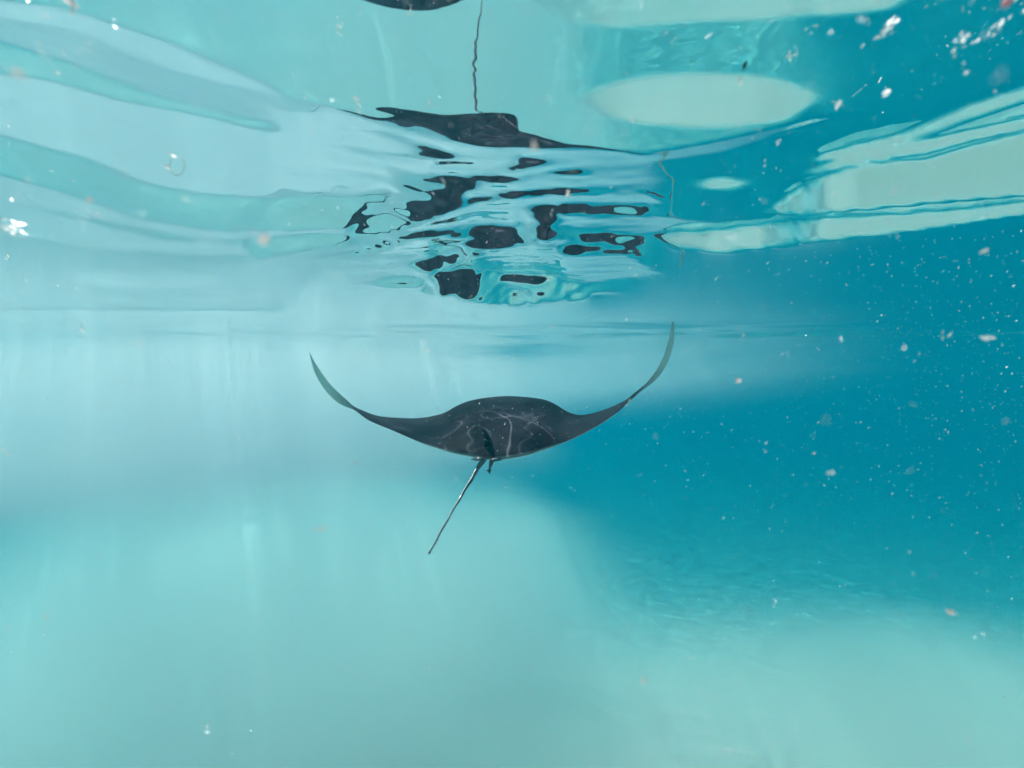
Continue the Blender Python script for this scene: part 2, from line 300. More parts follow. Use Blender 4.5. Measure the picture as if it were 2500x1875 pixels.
    -127,-133,-141,-154,-169,-180,-182,-177,-171,-168,-166,-164,-169,-178,-188,-197,-206,-214,-222,-230,-238,-245,-251,-262,-278,-294,-309,-324,-338,-352,-366,-367,-357,-345,-334,-324,-316,-309,-304,-300,-299,-298,-295,-284,-270,-255,-241,-228,-215,-204,-194,-185,-179,-175,-174,-176,-181,-186,-187,-185,-181,-178,-175,-174,-172,-169,-165,-159,-151,-140,-129,-117,-104,-92,-80,-68,-58,-49,-41,-35,-31,-27,-25,-24,-24,-24,-27,-33,-42,-50,-56,-59,-59,-58,-54,-48,-38,-25,-10,5,19,31,40,47,52,56,58,60,60,60,58,55,51,46,41,36,32,28,25,23,22,
    -118,-123,-132,-146,-165,-180,-183,-179,-173,-169,-166,-163,-161,-162,-171,-180,-188,-197,-205,-213,-220,-227,-235,-240,-253,-269,-284,-299,-313,-328,-342,-354,-352,-340,-329,-318,-310,-303,-298,-296,-296,-297,-294,-284,-270,-255,-241,-227,-215,-203,-193,-184,-177,-174,-172,-174,-179,-184,-185,-183,-179,-176,-173,-171,-169,-167,-163,-157,-147,-137,-126,-113,-100,-88,-75,-64,-54,-45,-37,-31,-27,-23,-21,-20,-20,-20,-22,-27,-34,-39,-43,-45,-44,-41,-37,-30,-20,-7,7,22,35,47,56,63,68,72,75,77,78,77,75,72,67,62,56,51,46,42,39,36,35,
    -108,-113,-123,-139,-162,-182,-186,-183,-176,-170,-166,-163,-161,-159,-157,-163,-171,-180,-188,-195,-203,-210,-217,-224,-230,-243,-259,-274,-288,-302,-317,-331,-342,-335,-323,-313,-304,-298,-294,-292,-293,-296,-295,-285,-270,-255,-241,-227,-214,-203,-192,-183,-176,-172,-171,-173,-178,-183,-184,-182,-178,-174,-171,-169,-168,-165,-161,-154,-144,-133,-122,-110,-97,-84,-71,-60,-50,-41,-33,-27,-23,-20,-18,-17,-16,-16,-18,-21,-25,-28,-30,-30,-29,-25,-20,-12,-2,10,24,39,52,63,72,79,85,89,92,94,95,95,92,89,84,78,71,65,60,55,52,49,48,
    -98,-103,-113,-130,-159,-187,-191,-187,-179,-173,-168,-165,-162,-159,-157,-153,-155,-163,-170,-178,-185,-192,-200,-207,-214,-219,-234,-248,-263,-277,-291,-305,-319,-328,-319,-308,-299,-293,-289,-289,-291,-296,-295,-286,-272,-256,-241,-228,-214,-202,-191,-182,-175,-171,-171,-173,-177,-182,-183,-181,-177,-173,-170,-168,-166,-163,-159,-152,-142,-130,-119,-106,-93,-80,-68,-56,-46,-37,-29,-24,-19,-17,-15,-13,-13,-13,-13,-15,-17,-18,-18,-17,-14,-9,-3,5,15,28,41,55,68,79,88,96,102,106,110,112,113,112,110,106,100,94,86,79,73,68,64,62,60,
    -87,-93,-102,-120,-151,-180,-194,-192,-183,-177,-171,-167,-164,-161,-159,-154,-150,-147,-153,-161,-168,-175,-182,-189,-196,-203,-209,-223,-237,-251,-265,-280,-293,-307,-313,-303,-295,-289,-286,-286,-290,-296,-297,-288,-273,-257,-242,-228,-215,-203,-191,-182,-175,-171,-170,-173,-177,-181,-183,-181,-176,-172,-169,-167,-165,-162,-158,-151,-140,-128,-116,-103,-90,-77,-65,-53,-43,-33,-26,-20,-16,-14,-12,-10,-10,-9,-9,-9,-9,-8,-6,-3,1,7,14,23,33,45,59,72,84,95,105,112,119,123,127,129,131,130,128,124,117,110,101,94,87,81,77,74,72,
    -77,-82,-91,-107,-132,-157,-170,-179,-185,-181,-174,-170,-167,-164,-162,-157,-152,-145,-139,-143,-151,-157,-164,-172,-179,-186,-192,-198,-211,-225,-239,-254,-268,-282,-295,-298,-291,-286,-282,-284,-289,-297,-299,-291,-276,-259,-244,-230,-216,-204,-192,-182,-175,-171,-170,-173,-178,-182,-183,-181,-176,-171,-168,-166,-164,-162,-158,-150,-138,-125,-113,-100,-87,-74,-62,-50,-39,-30,-23,-18,-13,-11,-9,-8,-7,-6,-5,-4,-2,2,5,10,16,23,31,40,50,63,76,89,101,112,121,129,136,141,145,147,149,149,146,142,134,125,116,107,100,94,89,86,83,
    -66,-70,-78,-92,-112,-133,-145,-154,-162,-169,-175,-174,-170,-168,-166,-161,-156,-148,-139,-130,-133,-140,-147,-154,-162,-169,-176,-184,-188,-199,-213,-227,-242,-255,-270,-284,-286,-283,-280,-282,-288,-299,-302,-294,-279,-262,-246,-231,-218,-205,-193,-182,-175,-171,-171,-174,-178,-182,-184,-181,-176,-171,-168,-166,-164,-162,-158,-150,-137,-123,-111,-98,-85,-71,-59,-47,-37,-28,-20,-15,-11,-9,-7,-6,-4,-3,-1,1,6,11,16,23,30,38,47,57,68,80,93,106,118,129,138,146,153,158,163,166,167,167,165,160,152,142,131,121,113,106,101,97,95,
    -55,-59,-66,-77,-92,-109,-120,-128,-136,-144,-152,-159,-167,-172,-171,-166,-161,-152,-141,-129,-119,-123,-129,-137,-144,-152,-159,-166,-175,-181,-187,-201,-215,-229,-243,-259,-276,-280,-277,-281,-289,-301,-306,-298,-282,-265,-249,-234,-220,-207,-194,-183,-175,-172,-172,-175,-180,-184,-185,-182,-177,-172,-168,-166,-165,-162,-158,-150,-136,-122,-109,-96,-83,-69,-57,-45,-34,-25,-18,-13,-8,-7,-5,-4,-2,-1,2,6,13,20,27,35,44,54,63,74,85,97,110,123,134,145,155,163,170,176,181,184,186,187,184,179,170,158,146,135,125,118,112,108,106,
    -44,-47,-52,-61,-72,-85,-95,-102,-110,-117,-126,-133,-142,-149,-156,-164,-167,-156,-145,-132,-118,-108,-112,-120,-127,-135,-142,-149,-157,-165,-173,-176,-189,-202,-216,-232,-252,-273,-274,-281,-289,-304,-312,-303,-286,-268,-252,-237,-223,-209,-196,-185,-177,-173,-173,-177,-182,-185,-187,-184,-178,-173,-169,-167,-165,-163,-159,-151,-135,-121,-108,-95,-81,-67,-55,-43,-32,-23,-15,-11,-7,-5,-3,-2,-1,1,5,11,20,28,37,47,58,69,80,91,102,115,127,140,151,162,172,181,188,194,199,203,206,206,204,198,188,174,160,148,138,129,123,119,116,
    -32,-35,-39,-45,-52,-61,-70,-76,-83,-91,-99,-107,-115,-123,-130,-139,-146,-156,-149,-136,-121,-106,-97,-103,-110,-118,-125,-133,-140,-148,-156,-163,-167,-175,-189,-205,-225,-250,-270,-281,-290,-308,-318,-309,-291,-272,-256,-241,-226,-212,-199,-187,-178,-174,-175,-179,-184,-188,-189,-187,-180,-174,-170,-168,-167,-165,-161,-153,-135,-120,-107,-95,-85,-74,-62,-51,-40,-31,-23,-15,-10,-4,-3,-1,1,3,8,16,26,36,47,59,72,84,96,108,120,132,144,157,169,180,189,198,206,213,218,222,226,227,225,219,207,191,175,161,150,141,134,129,126,
    -21,-22,-24,-28,-32,-38,-44,-50,-57,-64,-72,-80,-88,-96,-104,-112,-120,-132,-143,-140,-125,-110,-95,-88,-93,-101,-108,-116,-123,-131,-138,-146,-153,-161,-170,-180,-198,-224,-264,-282,-292,-312,-326,-315,-297,-277,-260,-245,-230,-216,-202,-189,-180,-176,-177,-182,-187,-191,-193,-190,-183,-176,-172,-170,-169,-167,-163,-156,-135,-123,-118,-111,-102,-92,-80,-69,-59,-50,-42,-35,-30,-24,-19,-14,-6,3,10,20,32,43,56,71,85,99,112,125,137,149,162,174,186,197,207,216,224,231,237,242,246,248,247,241,227,207,189,174,161,152,144,139,136,
    -9,-9,-10,-11,-12,-14,-18,-24,-30,-37,-45,-53,-61,-69,-77,-85,-94,-105,-117,-129,-129,-115,-99,-84,-77,-84,-92,-99,-106,-114,-121,-128,-135,-143,-151,-162,-179,-205,-246,-271,-290,-312,-333,-323,-303,-283,-265,-250,-234,-221,-206,-192,-183,-179,-180,-186,-191,-195,-197,-194,-186,-178,-174,-173,-172,-169,-166,-160,-143,-141,-137,-131,-122,-112,-101,-90,-80,-71,-64,-57,-52,-48,-43,-38,-30,-16,5,24,39,49,64,82,99,114,128,142,154,167,179,192,204,215,225,235,243,251,257,263,267,270,269,264,248,224,203,186,173,162,154,149,145,
    3,4,5,6,9,10,7,3,-3,-10,-17,-25,-34,-42,-50,-58,-67,-78,-90,-103,-115,-119,-104,-90,-75,-69,-76,-82,-90,-97,-104,-111,-118,-125,-133,-143,-159,-187,-229,-254,-274,-295,-314,-327,-310,-289,-271,-256,-240,-226,-210,-196,-186,-182,-184,-190,-196,-200,-202,-199,-190,-181,-177,-176,-175,-173,-170,-166,-162,-162,-159,-152,-144,-133,-123,-112,-102,-94,-87,-81,-76,-73,-69,-64,-57,-43,-21,14,44,54,72,93,112,129,145,159,172,185,197,210,221,233,243,253,262,270,278,284,289,292,293,288,272,240,216,198,184,172,164,157,154,
    15,17,19,24,30,34,33,30,24,18,10,2,-6,-14,-22,-31,-40,-51,-63,-75,-88,-100,-107,-97,-83,-66,-60,-66,-73,-80,-87,-94,-100,-107,-115,-124,-140,-168,-212,-237,-256,-275,-287,-305,-314,-296,-271,-257,-245,-232,-215,-200,-190,-185,-188,-195,-201,-205,-207,-205,-194,-184,-181,-180,-179,-177,-175,-177,-184,-185,-182,-176,-167,-157,-146,-136,-127,-119,-112,-107,-103,-100,-97,-93,-86,-72,-50,-13,42,57,79,103,125,145,161,176,189,202,215,228,240,251,262,272,282,291,298,305,311,315,317,315,298,254,228,210,195,182,172,166,162,
    27,30,34,41,50,58,59,57,52,46,38,30,22,14,5,-3,-13,-24,-36,-48,-61,-73,-84,-92,-91,-75,-59,-51,-57,-64,-70,-77,-83,-90,-97,-105,-120,-149,-195,-219,-238,-254,-261,-277,-293,-296,-277,-249,-236,-228,-221,-205,-194,-189,-193,-201,-207,-212,-214,-211,-200,-188,-185,-184,-184,-182,-180,-185,-207,-209,-207,-201,-193,-183,-172,-162,-153,-145,-139,-134,-131,-129,-127,-124,-117,-104,-81,-43,14,55,85,114,139,160,178,193,207,220,233,246,258,270,281,292,302,311,320,328,334,340,343,342,300,263,240,222,205,191,181,173,169,
    38,42,49,59,71,82,86,84,80,74,66,58,50,41,33,24,15,4,-8,-20,-33,-45,-56,-64,-70,-76,-70,-57,-47,-47,-53,-60,-66,-72,-78,-86,-100,-129,-177,-197,-213,-228,-234,-247,-263,-277,-276,-255,-229,-217,-212,-205,-199,-194,-199,-208,-214,-219,-220,-217,-204,-192,-190,-190,-189,-187,-186,-192,-218,-234,-234,-229,-220,-210,-200,-190,-181,-174,-169,-165,-162,-161,-159,-157,-151,-138,-115,-76,-20,44,90,125,153,175,195,211,225,239,252,264,277,289,301,312,323,333,342,350,358,365,366,327,269,267,252,233,215,200,188,180,176,
    50,55,63,76,92,107,112,112,108,102,94,86,78,70,61,52,43,32,20,8,-5,-17,-28,-36,-42,-49,-53,-60,-58,-46,-40,-43,-49,-55,-61,-68,-80,-106,-148,-167,-183,-197,-204,-217,-233,-247,-260,-253,-234,-212,-202,-195,-191,-193,-198,-205,-208,-210,-212,-210,-204,-196,-195,-196,-196,-194,-192,-199,-223,-241,-254,-257,-250,-240,-230,-220,-212,-206,-200,-197,-195,-194,-194,-192,-187,-175,-152,-112,-53,33,94,135,166,191,212,229,244,257,271,283,296,309,321,333,344,355,365,374,383,387,347,277,275,279,265,245,225,208,195,187,182,
    61,67,78,94,113,132,139,140,136,130,123,115,106,98,89,80,71,60,48,36,23,11,0,-8,-14,-21,-26,-33,-41,-49,-48,-34,-32,-38,-43,-49,-60,-81,-119,-137,-153,-167,-174,-187,-203,-216,-230,-235,-222,-202,-190,-185,-181,-183,-187,-192,-197,-200,-203,-204,-203,-201,-202,-203,-203,-201,-200,-207,-229,-247,-260,-265,-267,-265,-261,-253,-245,-239,-234,-232,-231,-231,-231,-230,-222,-206,-176,-128,-55,35,101,146,180,207,229,247,263,276,290,303,316,329,342,354,366,378,389,399,405,364,296,287,294,294,279,256,234,215,201,192,187,
    71,79,92,111,135,157,167,168,165,159,152,144,135,126,118,109,99,88,77,64,52,40,29,20,14,7,2,-5,-13,-22,-32,-40,-30,-22,-25,-30,-39,-55,-89,-106,-122,-135,-143,-157,-172,-186,-199,-205,-206,-189,-178,-174,-172,-173,-176,-181,-185,-189,-195,-199,-203,-207,-209,-211,-212,-210,-208,-215,-236,-254,-267,-271,-273,-271,-268,-264,-261,-259,-258,-256,-253,-250,-246,-240,-229,-212,-181,-130,-49,40,108,158,195,224,248,266,282,296,310,323,336,350,363,376,389,402,413,419,375,313,307,314,319,313,294,268,242,221,206,197,191,
    81,90,105,127,156,183,194,196,194,188,181,173,164,155,147,137,128,117,105,93,81,68,57,49,42,36,30,23,15,6,-4,-15,-27,-28,-15,-14,-19,-29,-59,-75,-90,-104,-112,-125,-141,-154,-168,-174,-176,-176,-165,-159,-162,-163,-165,-169,-173,-177,-184,-194,-204,-214,-217,-220,-221,-220,-217,-224,-244,-262,-274,-279,-280,-278,-274,-269,-267,-265,-264,-262,-259,-257,-252,-247,-228,-195,-154,-102,-31,51,118,170,210,242,266,286,302,316,330,343,357,371,385,399,414,425,426,378,324,325,335,345,347,335,310,279,250,227,211,201,195,
    91,101,117,143,178,209,222,225,223,218,211,202,193,184,176,166,157,146,134,122,109,97,86,78,71,64,58,51,43,34,25,13,1,-12,-23,-19,-16,-15,-29,-44,-58,-72,-80,-94,-110,-122,-138,-144,-144,-148,-150,-143,-146,-154,-155,-159,-162,-166,-172,-184,-203,-220,-226,-230,-232,-230,-227,-234,-253,-271,-283,-288,-287,-285,-281,-276,-273,-271,-270,-269,-265,-264,-250,-223,-195,-161,-119,-64,5,81,145,193,230,260,286,306,322,337,351,365,379,393,408,423,438,430,376,334,340,354,369,380,379,360,328,290,256,231,214,203,197,
    99,110,128,158,200,236,251,254,253,248,241,232,223,214,205,195,186,175,163,151,138,126,115,107,99,93,87,80,72,63,53,42,30,17,1,-14,-15,-3,1,-12,-26,-39,-48,-62,-78,-90,-106,-123,-118,-116,-124,-125,-128,-140,-146,-148,-152,-155,-162,-173,-191,-206,-223,-237,-244,-242,-239,-245,-263,-281,-293,-297,-296,-294,-289,-283,-280,-278,-277,-276,-265,-241,-216,-189,-161,-126,-82,-28,41,114,178,227,263,290,309,327,343,358,372,387,401,416,431,445,431,373,343,352,369,387,406,420,416,388,348,301,261,233,215,205,199,
    107,118,138,171,223,263,280,284,282,278,271,262,253,244,234,225,215,204,193,180,168,156,145,136,128,122,116,109,101,92,82,71,59,46,31,16,5,10,31,21,7,-6,-16,-30,-45,-57,-74,-91,-104,-90,-91,-98,-108,-122,-133,-138,-142,-145,-151,-163,-180,-195,-211,-228,-242,-250,-253,-261,-278,-294,-305,-309,-306,-303,-298,-291,-288,-286,-272,-251,-231,-207,-182,-154,-126,-96,-68,-22,59,142,208,254,287,312,331,349,365,380,395,409,424,440,454,439,369,350,363,382,403,424,445,465,458,418,370,311,264,234,216,205,199,
    114,125,145,179,233,292,309,313,312,308,302,293,283,274,264,255,245,234,222,210,197,185,174,165,158,151,145,138,130,121,111,100,88,75,61,47,37,37,63,54,40,27,17,3,-13,-24,-41,-58,-71,-79,-61,-62,-78,-98,-118,-128,-132,-135,-142,-153,-171,-185,-201,-219,-234,-243,-247,-258,-277,-296,-312,-322,-317,-314,-308,-294,-275,-256,-238,-217,-196,-172,-147,-120,-94,-72,-44,0,70,156,223,271,307,333,354,372,388,403,418,433,448,463,452,377,361,374,394,415,440,462,484,514,506,449,397,319,264,232,214,204,199,
    120,131,151,184,232,292,334,343,343,339,333,323,313,304,294,285,275,264,252,240,227,215,204,195,187,180,174,167,159,150,140,129,118,105,91,78,69,71,94,87,74,61,50,36,20,10,-8,-25,-38,-48,-46,-25,-41,-63,-84,-103,-117,-127,-132,-144,-160,-174,-190,-205,-215,-220,-224,-232,-248,-266,-282,-297,-311,-307,-285,-261,-241,-221,-203,-182,-161,-137,-112,-91,-72,-49,-19,26,92,171,238,289,327,355,377,396,412,427,441,458,471,467,390,372,385,405,427,448,477,498,501,490,482,475,429,320,260,228,211,202,197,
    124,136,155,185,227,276,317,350,368,369,364,354,344,334,325,315,305,294,282,270,257,245,234,224,217,210,203,196,188,179,170,159,147,135,121,109,102,105,127,120,108,95,84,70,54,44,26,8,-3,-14,-23,-2,-3,-26,-49,-71,-84,-98,-110,-122,-133,-140,-156,-172,-182,-187,-191,-200,-217,-235,-250,-265,-279,-276,-253,-227,-206,-186,-167,-146,-125,-103,-86,-70,-51,-27,5,51,115,189,256,309,349,379,402,421,438,452,467,483,481,405,379,398,414,436,458,466,447,438,417,431,475,501,404,305,250,221,207,199,195,
    128,139,157,185,221,261,297,327,349,372,387,385,375,365,355,346,335,325,313,301,288,275,264,254,246,240,233,226,218,209,199,189,177,165,152,140,134,139,159,154,142,129,118,104,87,79,59,41,31,21,10,7,12,11,-13,-37,-51,-64,-78,-90,-100,-103,-121,-138,-150,-153,-158,-168,-185,-203,-219,-233,-245,-243,-220,-192,-171,-151,-131,-111,-93,-79,-65,-49,-30,-5,28,74,136,207,275,330,372,403,428,447,465,479,491,495,420,388,402,428,439,434,408,386,381,411,437,440,440,431,346,277,235,212,200,194,191,
    131,141,158,182,213,246,277,303,326,350,373,401,405,396,386,376,366,356,344,332,319,305,294,284,277,270,263,255,247,239,229,219,207,195,183,172,167,174,192,189,177,164,153,139,122,111,92,73,67,57,44,24,16,22,23,-4,-17,-30,-44,-58,-66,-65,-85,-104,-117,-119,-124,-135,-154,-171,-187,-201,-212,-210,-186,-157,-137,-121,-105,-87,-71,-57,-44,-29,-10,16,50,96,157,227,296,353,397,430,455,476,493,505,508,439,400,413,424,408,376,352,361,394,403,383,363,344,341,335,283,243,215,200,193,189,187,
    132,142,157,179,205,232,256,278,301,326,352,383,416,427,417,408,397,387,375,363,350,336,324,315,307,300,293,286,277,269,259,249,238,226,214,204,200,208,226,224,213,200,189,174,156,125,121,106,102,92,73,28,19,26,35,29,18,4,-10,-25,-33,-46,-61,-73,-84,-84,-89,-101,-122,-139,-154,-168,-179,-177,-158,-135,-117,-101,-84,-66,-49,-35,-23,-9,10,36,71,117,176,247,319,378,424,459,485,505,522,517,456,409,409,386,354,327,349,374,387,361,322,281,259,241,238,238,217,203,192,186,183,182,181,
    132,141,155,175,197,218,235,253,275,301,329,360,395,430,447,439,429,418,406,394,381,367,355,345,337,330,323,316,308,299,289,279,268,257,246,237,234,242,260,259,249,236,224,210,191,158,144,138,123,106,79,45,35,35,44,62,53,39,24,7,-4,-40,-56,-62,-51,-49,-54,-67,-90,-107,-122,-135,-145,-145,-131,-113,-97,-82,-64,-45,-27,-14,-3,11,30,56,91,137,195,268,344,406,455,490,516,531,512,447,414,374,336,302,316,346,375,357,308,258,216,176,151,134,132,141,149,159,166,170,173,174,175,
    131,140,153,170,188,204,213,225,248,275,304,336,371,407,444,467,460,450,438,426,413,398,386,376,368,361,354,346,338,329,320,310,299,288,277,269,267,276,295,295,285,273,261,246,227,195,178,168,159,142,115,84,75,74,81,96,88,74,59,40,14,-35,-51,-40,-18,-14,-18,-32,-58,-75,-89,-102,-112,-112,-103,-90,-78,-63,-44,-23,-5,8,18,29,48,75,111,156,212,287,373,436,486,520,523,477,445,411,344,288,284,311,344,346,301,251,201,151,106,67,40,24,23,42,78,113,138,153,161,166,169,
    130,137,149,164,180,192,190,193,218,247,278,310,344,381,418,455,484,482,470,458,445,430,417,407,399,392,385,377,369,360,351,341,330,320,309,302,301,311,330,332,322,310,298,283,263,232,215,202,196,180,152,124,115,114,120,132,124,109,94,72,24,-30,-25,-6,17,22,18,3,-27,-43,-57,-69,-78,-80,-76,-68,-59,-45,-25,-1,18,31,38,47,66,93,130,174,227,288,393,453,477,467,450,425,380,321,296,300,312,331,299,247,194,142,91,41,-6,-46,-73,-90,-90,-60,5,66,109,135,150,158,162,
    127,134,145,158,173,184,186,181,189,219,251,283,317,353,389,427,464,498,502,491,477,461,449,439,431,423,416,408,400,391,382,372,362,351,342,335,335,346,366,369,360,347,335,320,300,270,252,238,228,218,190,163,157,155,159,168,160,145,130,97,29,4,11,29,47,38,26,17,4,-10,-24,-35,-44,-48,-48,-46,-40,-29,-7,21,43,54,58,64,83,111,148,192,243,293,320,377,409,404,383,334,320,333,329,321,296,247,190,137,82,29,-22,-73,-122,-162,-191,-208,-207,-167,-69,20,81,117,138,149,155,
    123,130,140,152,167,179,187,188,187,192,222,254,288,323,360,396,434,472,510,522,510,493,480,471,462,455,447,440,431,422,413,403,393,383,374,368,369,381,402,407,398,385,373,358,338,308,289,275,257,257,229,203,199,196,199,206,197,180,161,105,63,41,48,64,53,37,24,24,34,22,9,-1,-11,-16,-21,-24,-23,-13,10,45,68,78,77,80,98,128,166,210,258,308,346,349,326,320,329,329,297,272,250,227,186,135,77,23,-32,-87,-138,-190,-242,-283,-312,-329,-328,-279,-144,-24,54,100,126,140,147,
    118,125,134,146,161,175,188,195,197,196,198,225,258,293,329,365,402,441,481,519,540,525,512,503,494,487,479,471,463,454,445,435,425,416,407,402,403,416,437,445,436,424,412,397,376,346,327,313,289,290,268,241,233,238,239,244,235,216,176,138,98,66,85,100,87,71,60,60,66,55,43,32,23,17,7,-3,-6,0,24,68,92,103,95,93,113,144,183,228,273,321,314,281,307,297,252,225,190,162,138,112,71,20,-39,-94,-150,-207,-258,-310,-365,-405,-415,-412,-400,-369,-218,-63,32,86,116,132,140,
    113,119,128,140,155,172,190,203,207,207,204,205,228,261,296,332,369,408,449,491,534,556,544,535,526,519,511,503,495,486,477,467,458,448,440,436,438,451,471,480,475,464,451,436,415,385,366,351,325,313,303,280,249,257,279,283,272,250,201,146,99,91,123,138,124,108,97,96,99,88,76,66,57,49,34,17,10,11,17,29,44,71,100,102,126,159,200,246,285,295,290,304,251,192,144,113,77,48,23,-5,-47,-98,-159,-215,-271,-330,-379,-391,-378,-372,-373,-363,-344,-310,-237,-85,15,73,106,124,134,
    107,112,121,133,148,168,192,210,217,218,216,214,214,230,263,297,335,374,416,459,509,566,576,568,559,552,544,536,527,518,509,500,490,481,474,470,473,487,507,516,511,503,491,476,455,424,405,390,359,330,316,289,261,259,285,302,283,254,200,144,122,126,161,177,162,147,136,135,137,126,114,101,91,82,62,36,24,20,3,-31,-21,6,51,104,139,174,217,265,304,313,307,221,142,80,31,-2,-39,-69,-96,-126,-169,-220,-282,-338,-356,-347,-344,-345,-337,-333,-333,-318,-295,-255,-197,-88,4,64,99,118,128,
    99,105,113,125,141,164,194,219,228,229,227,226,225,224,232,262,299,339,381,426,477,538,599,601,592,585,577,569,560,551,541,532,524,515,508,504,508,522,544,552,548,539,530,516,495,464,445,427,387,346,320,294,270,268,284,298,278,250,199,179,161,165,201,217,202,187,175,174,176,165,152,135,125,116,89,52,37,30,14,-14,-25,-6,44,111,150,187,234,286,327,334,216,108,29,-36,-85,-119,-159,-190,-218,-249,-293,-319,-313,-307,-312,-307,-301,-302,-300,-307,-338,-376,-374,-307,-181,-87,-1,58,93,113,123,
    92,97,105,116,133,158,197,228,238,240,238,237,236,235,234,232,261,302,345,390,441,505,589,634,625,618,610,602,593,583,574,566,557,548,542,539,544,559,581,589,585,576,567,555,536,504,481,463,423,359,325,297,276,276,285,292,272,253,237,218,200,204,241,258,242,226,215,214,215,203,190,169,159,150,110,64,49,42,28,5,-3,15,62,123,162,199,250,308,348,286,103,-10,-87,-156,-206,-240,-281,-310,-315,-300,-269,-281,-273,-267,-268,-268,-265,-282,-362,-415,-474,-500,-483,-426,-237,-92,0,57,91,109,119,
    84,89,96,108,125,151,189,238,248,251,249,248,248,247,246,241,237,265,308,353,405,469,552,651,658,652,644,635,627,616,608,599,591,582,576,575,579,595,619,627,622,614,605,592,575,539,517,499,459,372,329,301,282,280,275,283,271,291,277,258,240,240,282,297,257,217,205,215,224,210,216,204,188,148,113,75,59,53,42,25,19,38,81,136,174,211,267,332,374,170,-15,-132,-208,-280,-322,-320,-284,-274,-276,-256,-230,-237,-232,-229,-229,-239,-315,-403,-498,-521,-484,-465,-444,-391,-297,-95,1,56,88,105,114,
    76,80,88,99,117,144,179,213,255,261,259,259,259,258,257,253,247,241,269,315,367,431,513,614,687,686,678,669,661,650,641,633,625,617,611,610,616,633,658,665,660,651,642,630,613,575,553,536,497,384,333,304,286,268,262,274,306,333,319,296,236,232,278,290,246,211,219,223,222,238,241,236,223,186,114,84,69,64,55,44,42,60,100,150,185,222,284,355,292,48,-137,-257,-299,-274,-276,-266,-239,-229,-232,-208,-188,-196,-192,-200,-244,-347,-456,-511,-480,-475,-445,-425,-402,-351,-259,-93,1,54,85,101,110,
    68,72,79,91,109,137,178,217,245,262,270,270,270,269,268,264,259,251,246,276,328,393,472,569,667,712,712,704,695,684,675,667,659,652,647,646,653,671,698,704,699,690,681,669,652,612,590,574,532,395,337,306,286,251,247,274,348,375,354,288,229,248,281,296,284,252,259,264,263,279,282,276,263,226,143,93,78,74,68,63,64,82,119,164,197,232,300,321,165,-77,-244,-226,-236,-227,-227,-213,-193,-184,-190,-163,-158,-193,-234,-308,-390,-479,-477,-467,-441,-432,-407,-387,-364,-315,-227,-87,2,52,81,97,105,
    60,64,71,82,101,131,176,220,250,266,274,278,281,279,279,275,270,263,256,251,288,353,430,522,613,670,722,736,730,719,710,702,695,687,683,683,690,709,739,744,738,729,720,708,692,648,627,611,531,403,340,307,266,230,228,263,383,391,346,293,269,289,324,339,326,293,301,306,304,320,324,318,304,267,175,100,86,84,81,82,86,105,139,178,209,241,315,195,33,-177,-189,-178,-176,-183,-186,-170,-158,-159,-189,-226,-264,-328,-381,-449,-469,-446,-436,-425,-404,-393,-372,-352,-328,-281,-199,-80,2,51,78,93,100,
    52,56,63,74,92,124,174,223,254,271,279,280,279,289,289,286,281,275,268,261,262,312,387,475,560,618,668,715,750,752,744,737,730,723,720,721,728,748,781,784,779,769,760,748,733,685,663,618,524,410,342,288,241,206,207,244,374,379,352,334,311,330,367,383,368,334,341,348,346,361,365,359,346,305,169,105,93,93,93,101,108,127,159,194,222,247,250,59,-77,-124,-134,-167,-226,-244,-256,-271,-268,-292,-339,-376,-411,-459,-458,-434,-430,-408,-398,-387,-369,-356,-338,-319,-294,-249,-173,-72,3,49,74,88,95,
    44,48,55,65,84,117,171,225,257,274,283,284,284,283,286,297,292,286,280,273,272,277,342,426,508,565,613,658,694,742,769,768,764,759,756,759,767,788,823,825,818,808,799,786,772,717,661,602,518,415,323,259,212,179,182,238,362,401,394,376,354,372,412,427,409,317,316,326,368,389,395,389,363,274,160,108,100,102,105,120,131,150,179,210,236,252,112,44,-26,-94,-231,-300,-368,-391,-405,-420,-420,-441,-480,-491,-466,-426,-418,-397,-390,-373,-362,-351,-335,-322,-305,-286,-261,-219,-151,-63,4,47,71,84,90,
    36,40,46,57,76,110,168,227,260,278,286,288,288,287,284,280,297,298,291,285,283,283,300,378,455,511,558,601,637,680,708,732,743,755,766,784,805,828,861,861,852,841,833,811,793,683,637,587,512,420,291,227,179,151,203,280,403,445,438,420,397,415,423,413,392,287,285,298,344,364,358,346,323,241,146,110,106,110,116,141,154,174,201,228,249,225,143,80,-2,-226,-377,-448,-516,-540,-548,-549,-523,-495,-448,-448,-425,-390,-379,-362,-353,-338,-328,-316,-302,-289,-273,-256,-232,-192,-131,-55,6,45,67,79,85,
    28,32,38,49,68,103,165,229,263,281,289,292,292,291,288,283,277,279,300,297,295,295,304,329,403,458,502,544,579,619,647,671,685,699,714,737,777,836,843,833,823,802,771,748,708,635,613,573,507,386,254,190,146,177,246,324,448,490,484,464,441,459,409,384,361,283,285,288,308,329,311,299,281,244,187,153,141,126,127,163,179,200,224,246,264,240,175,115,-151,-378,-530,-582,-590,-534,-508,-503,-480,-451,-412,-405,-385,-356,-343,-328,-319,-306,-294,-284,-271,-258,-244,-227,-204,-167,-112,-47,7,42,63,74,80,
    21,24,30,41,59,96,162,230,266,283,292,295,295,294,292,287,281,275,266,287,306,307,314,324,352,404,446,487,520,557,585,610,626,641,660,690,734,791,751,736,726,705,675,652,620,598,590,559,481,346,213,149,161,220,290,369,494,537,529,509,485,503,412,352,331,319,323,327,342,352,338,334,317,281,229,199,188,173,165,187,204,226,249,266,282,257,204,-7,-307,-532,-548,-538,-536,-491,-465,-457,-436,-409,-376,-366,-348,-323,-310,-296,-286,-274,-263,-253,-241,-230,-216,-200,-179,-145,-96,-40,8,40,59,69,75,
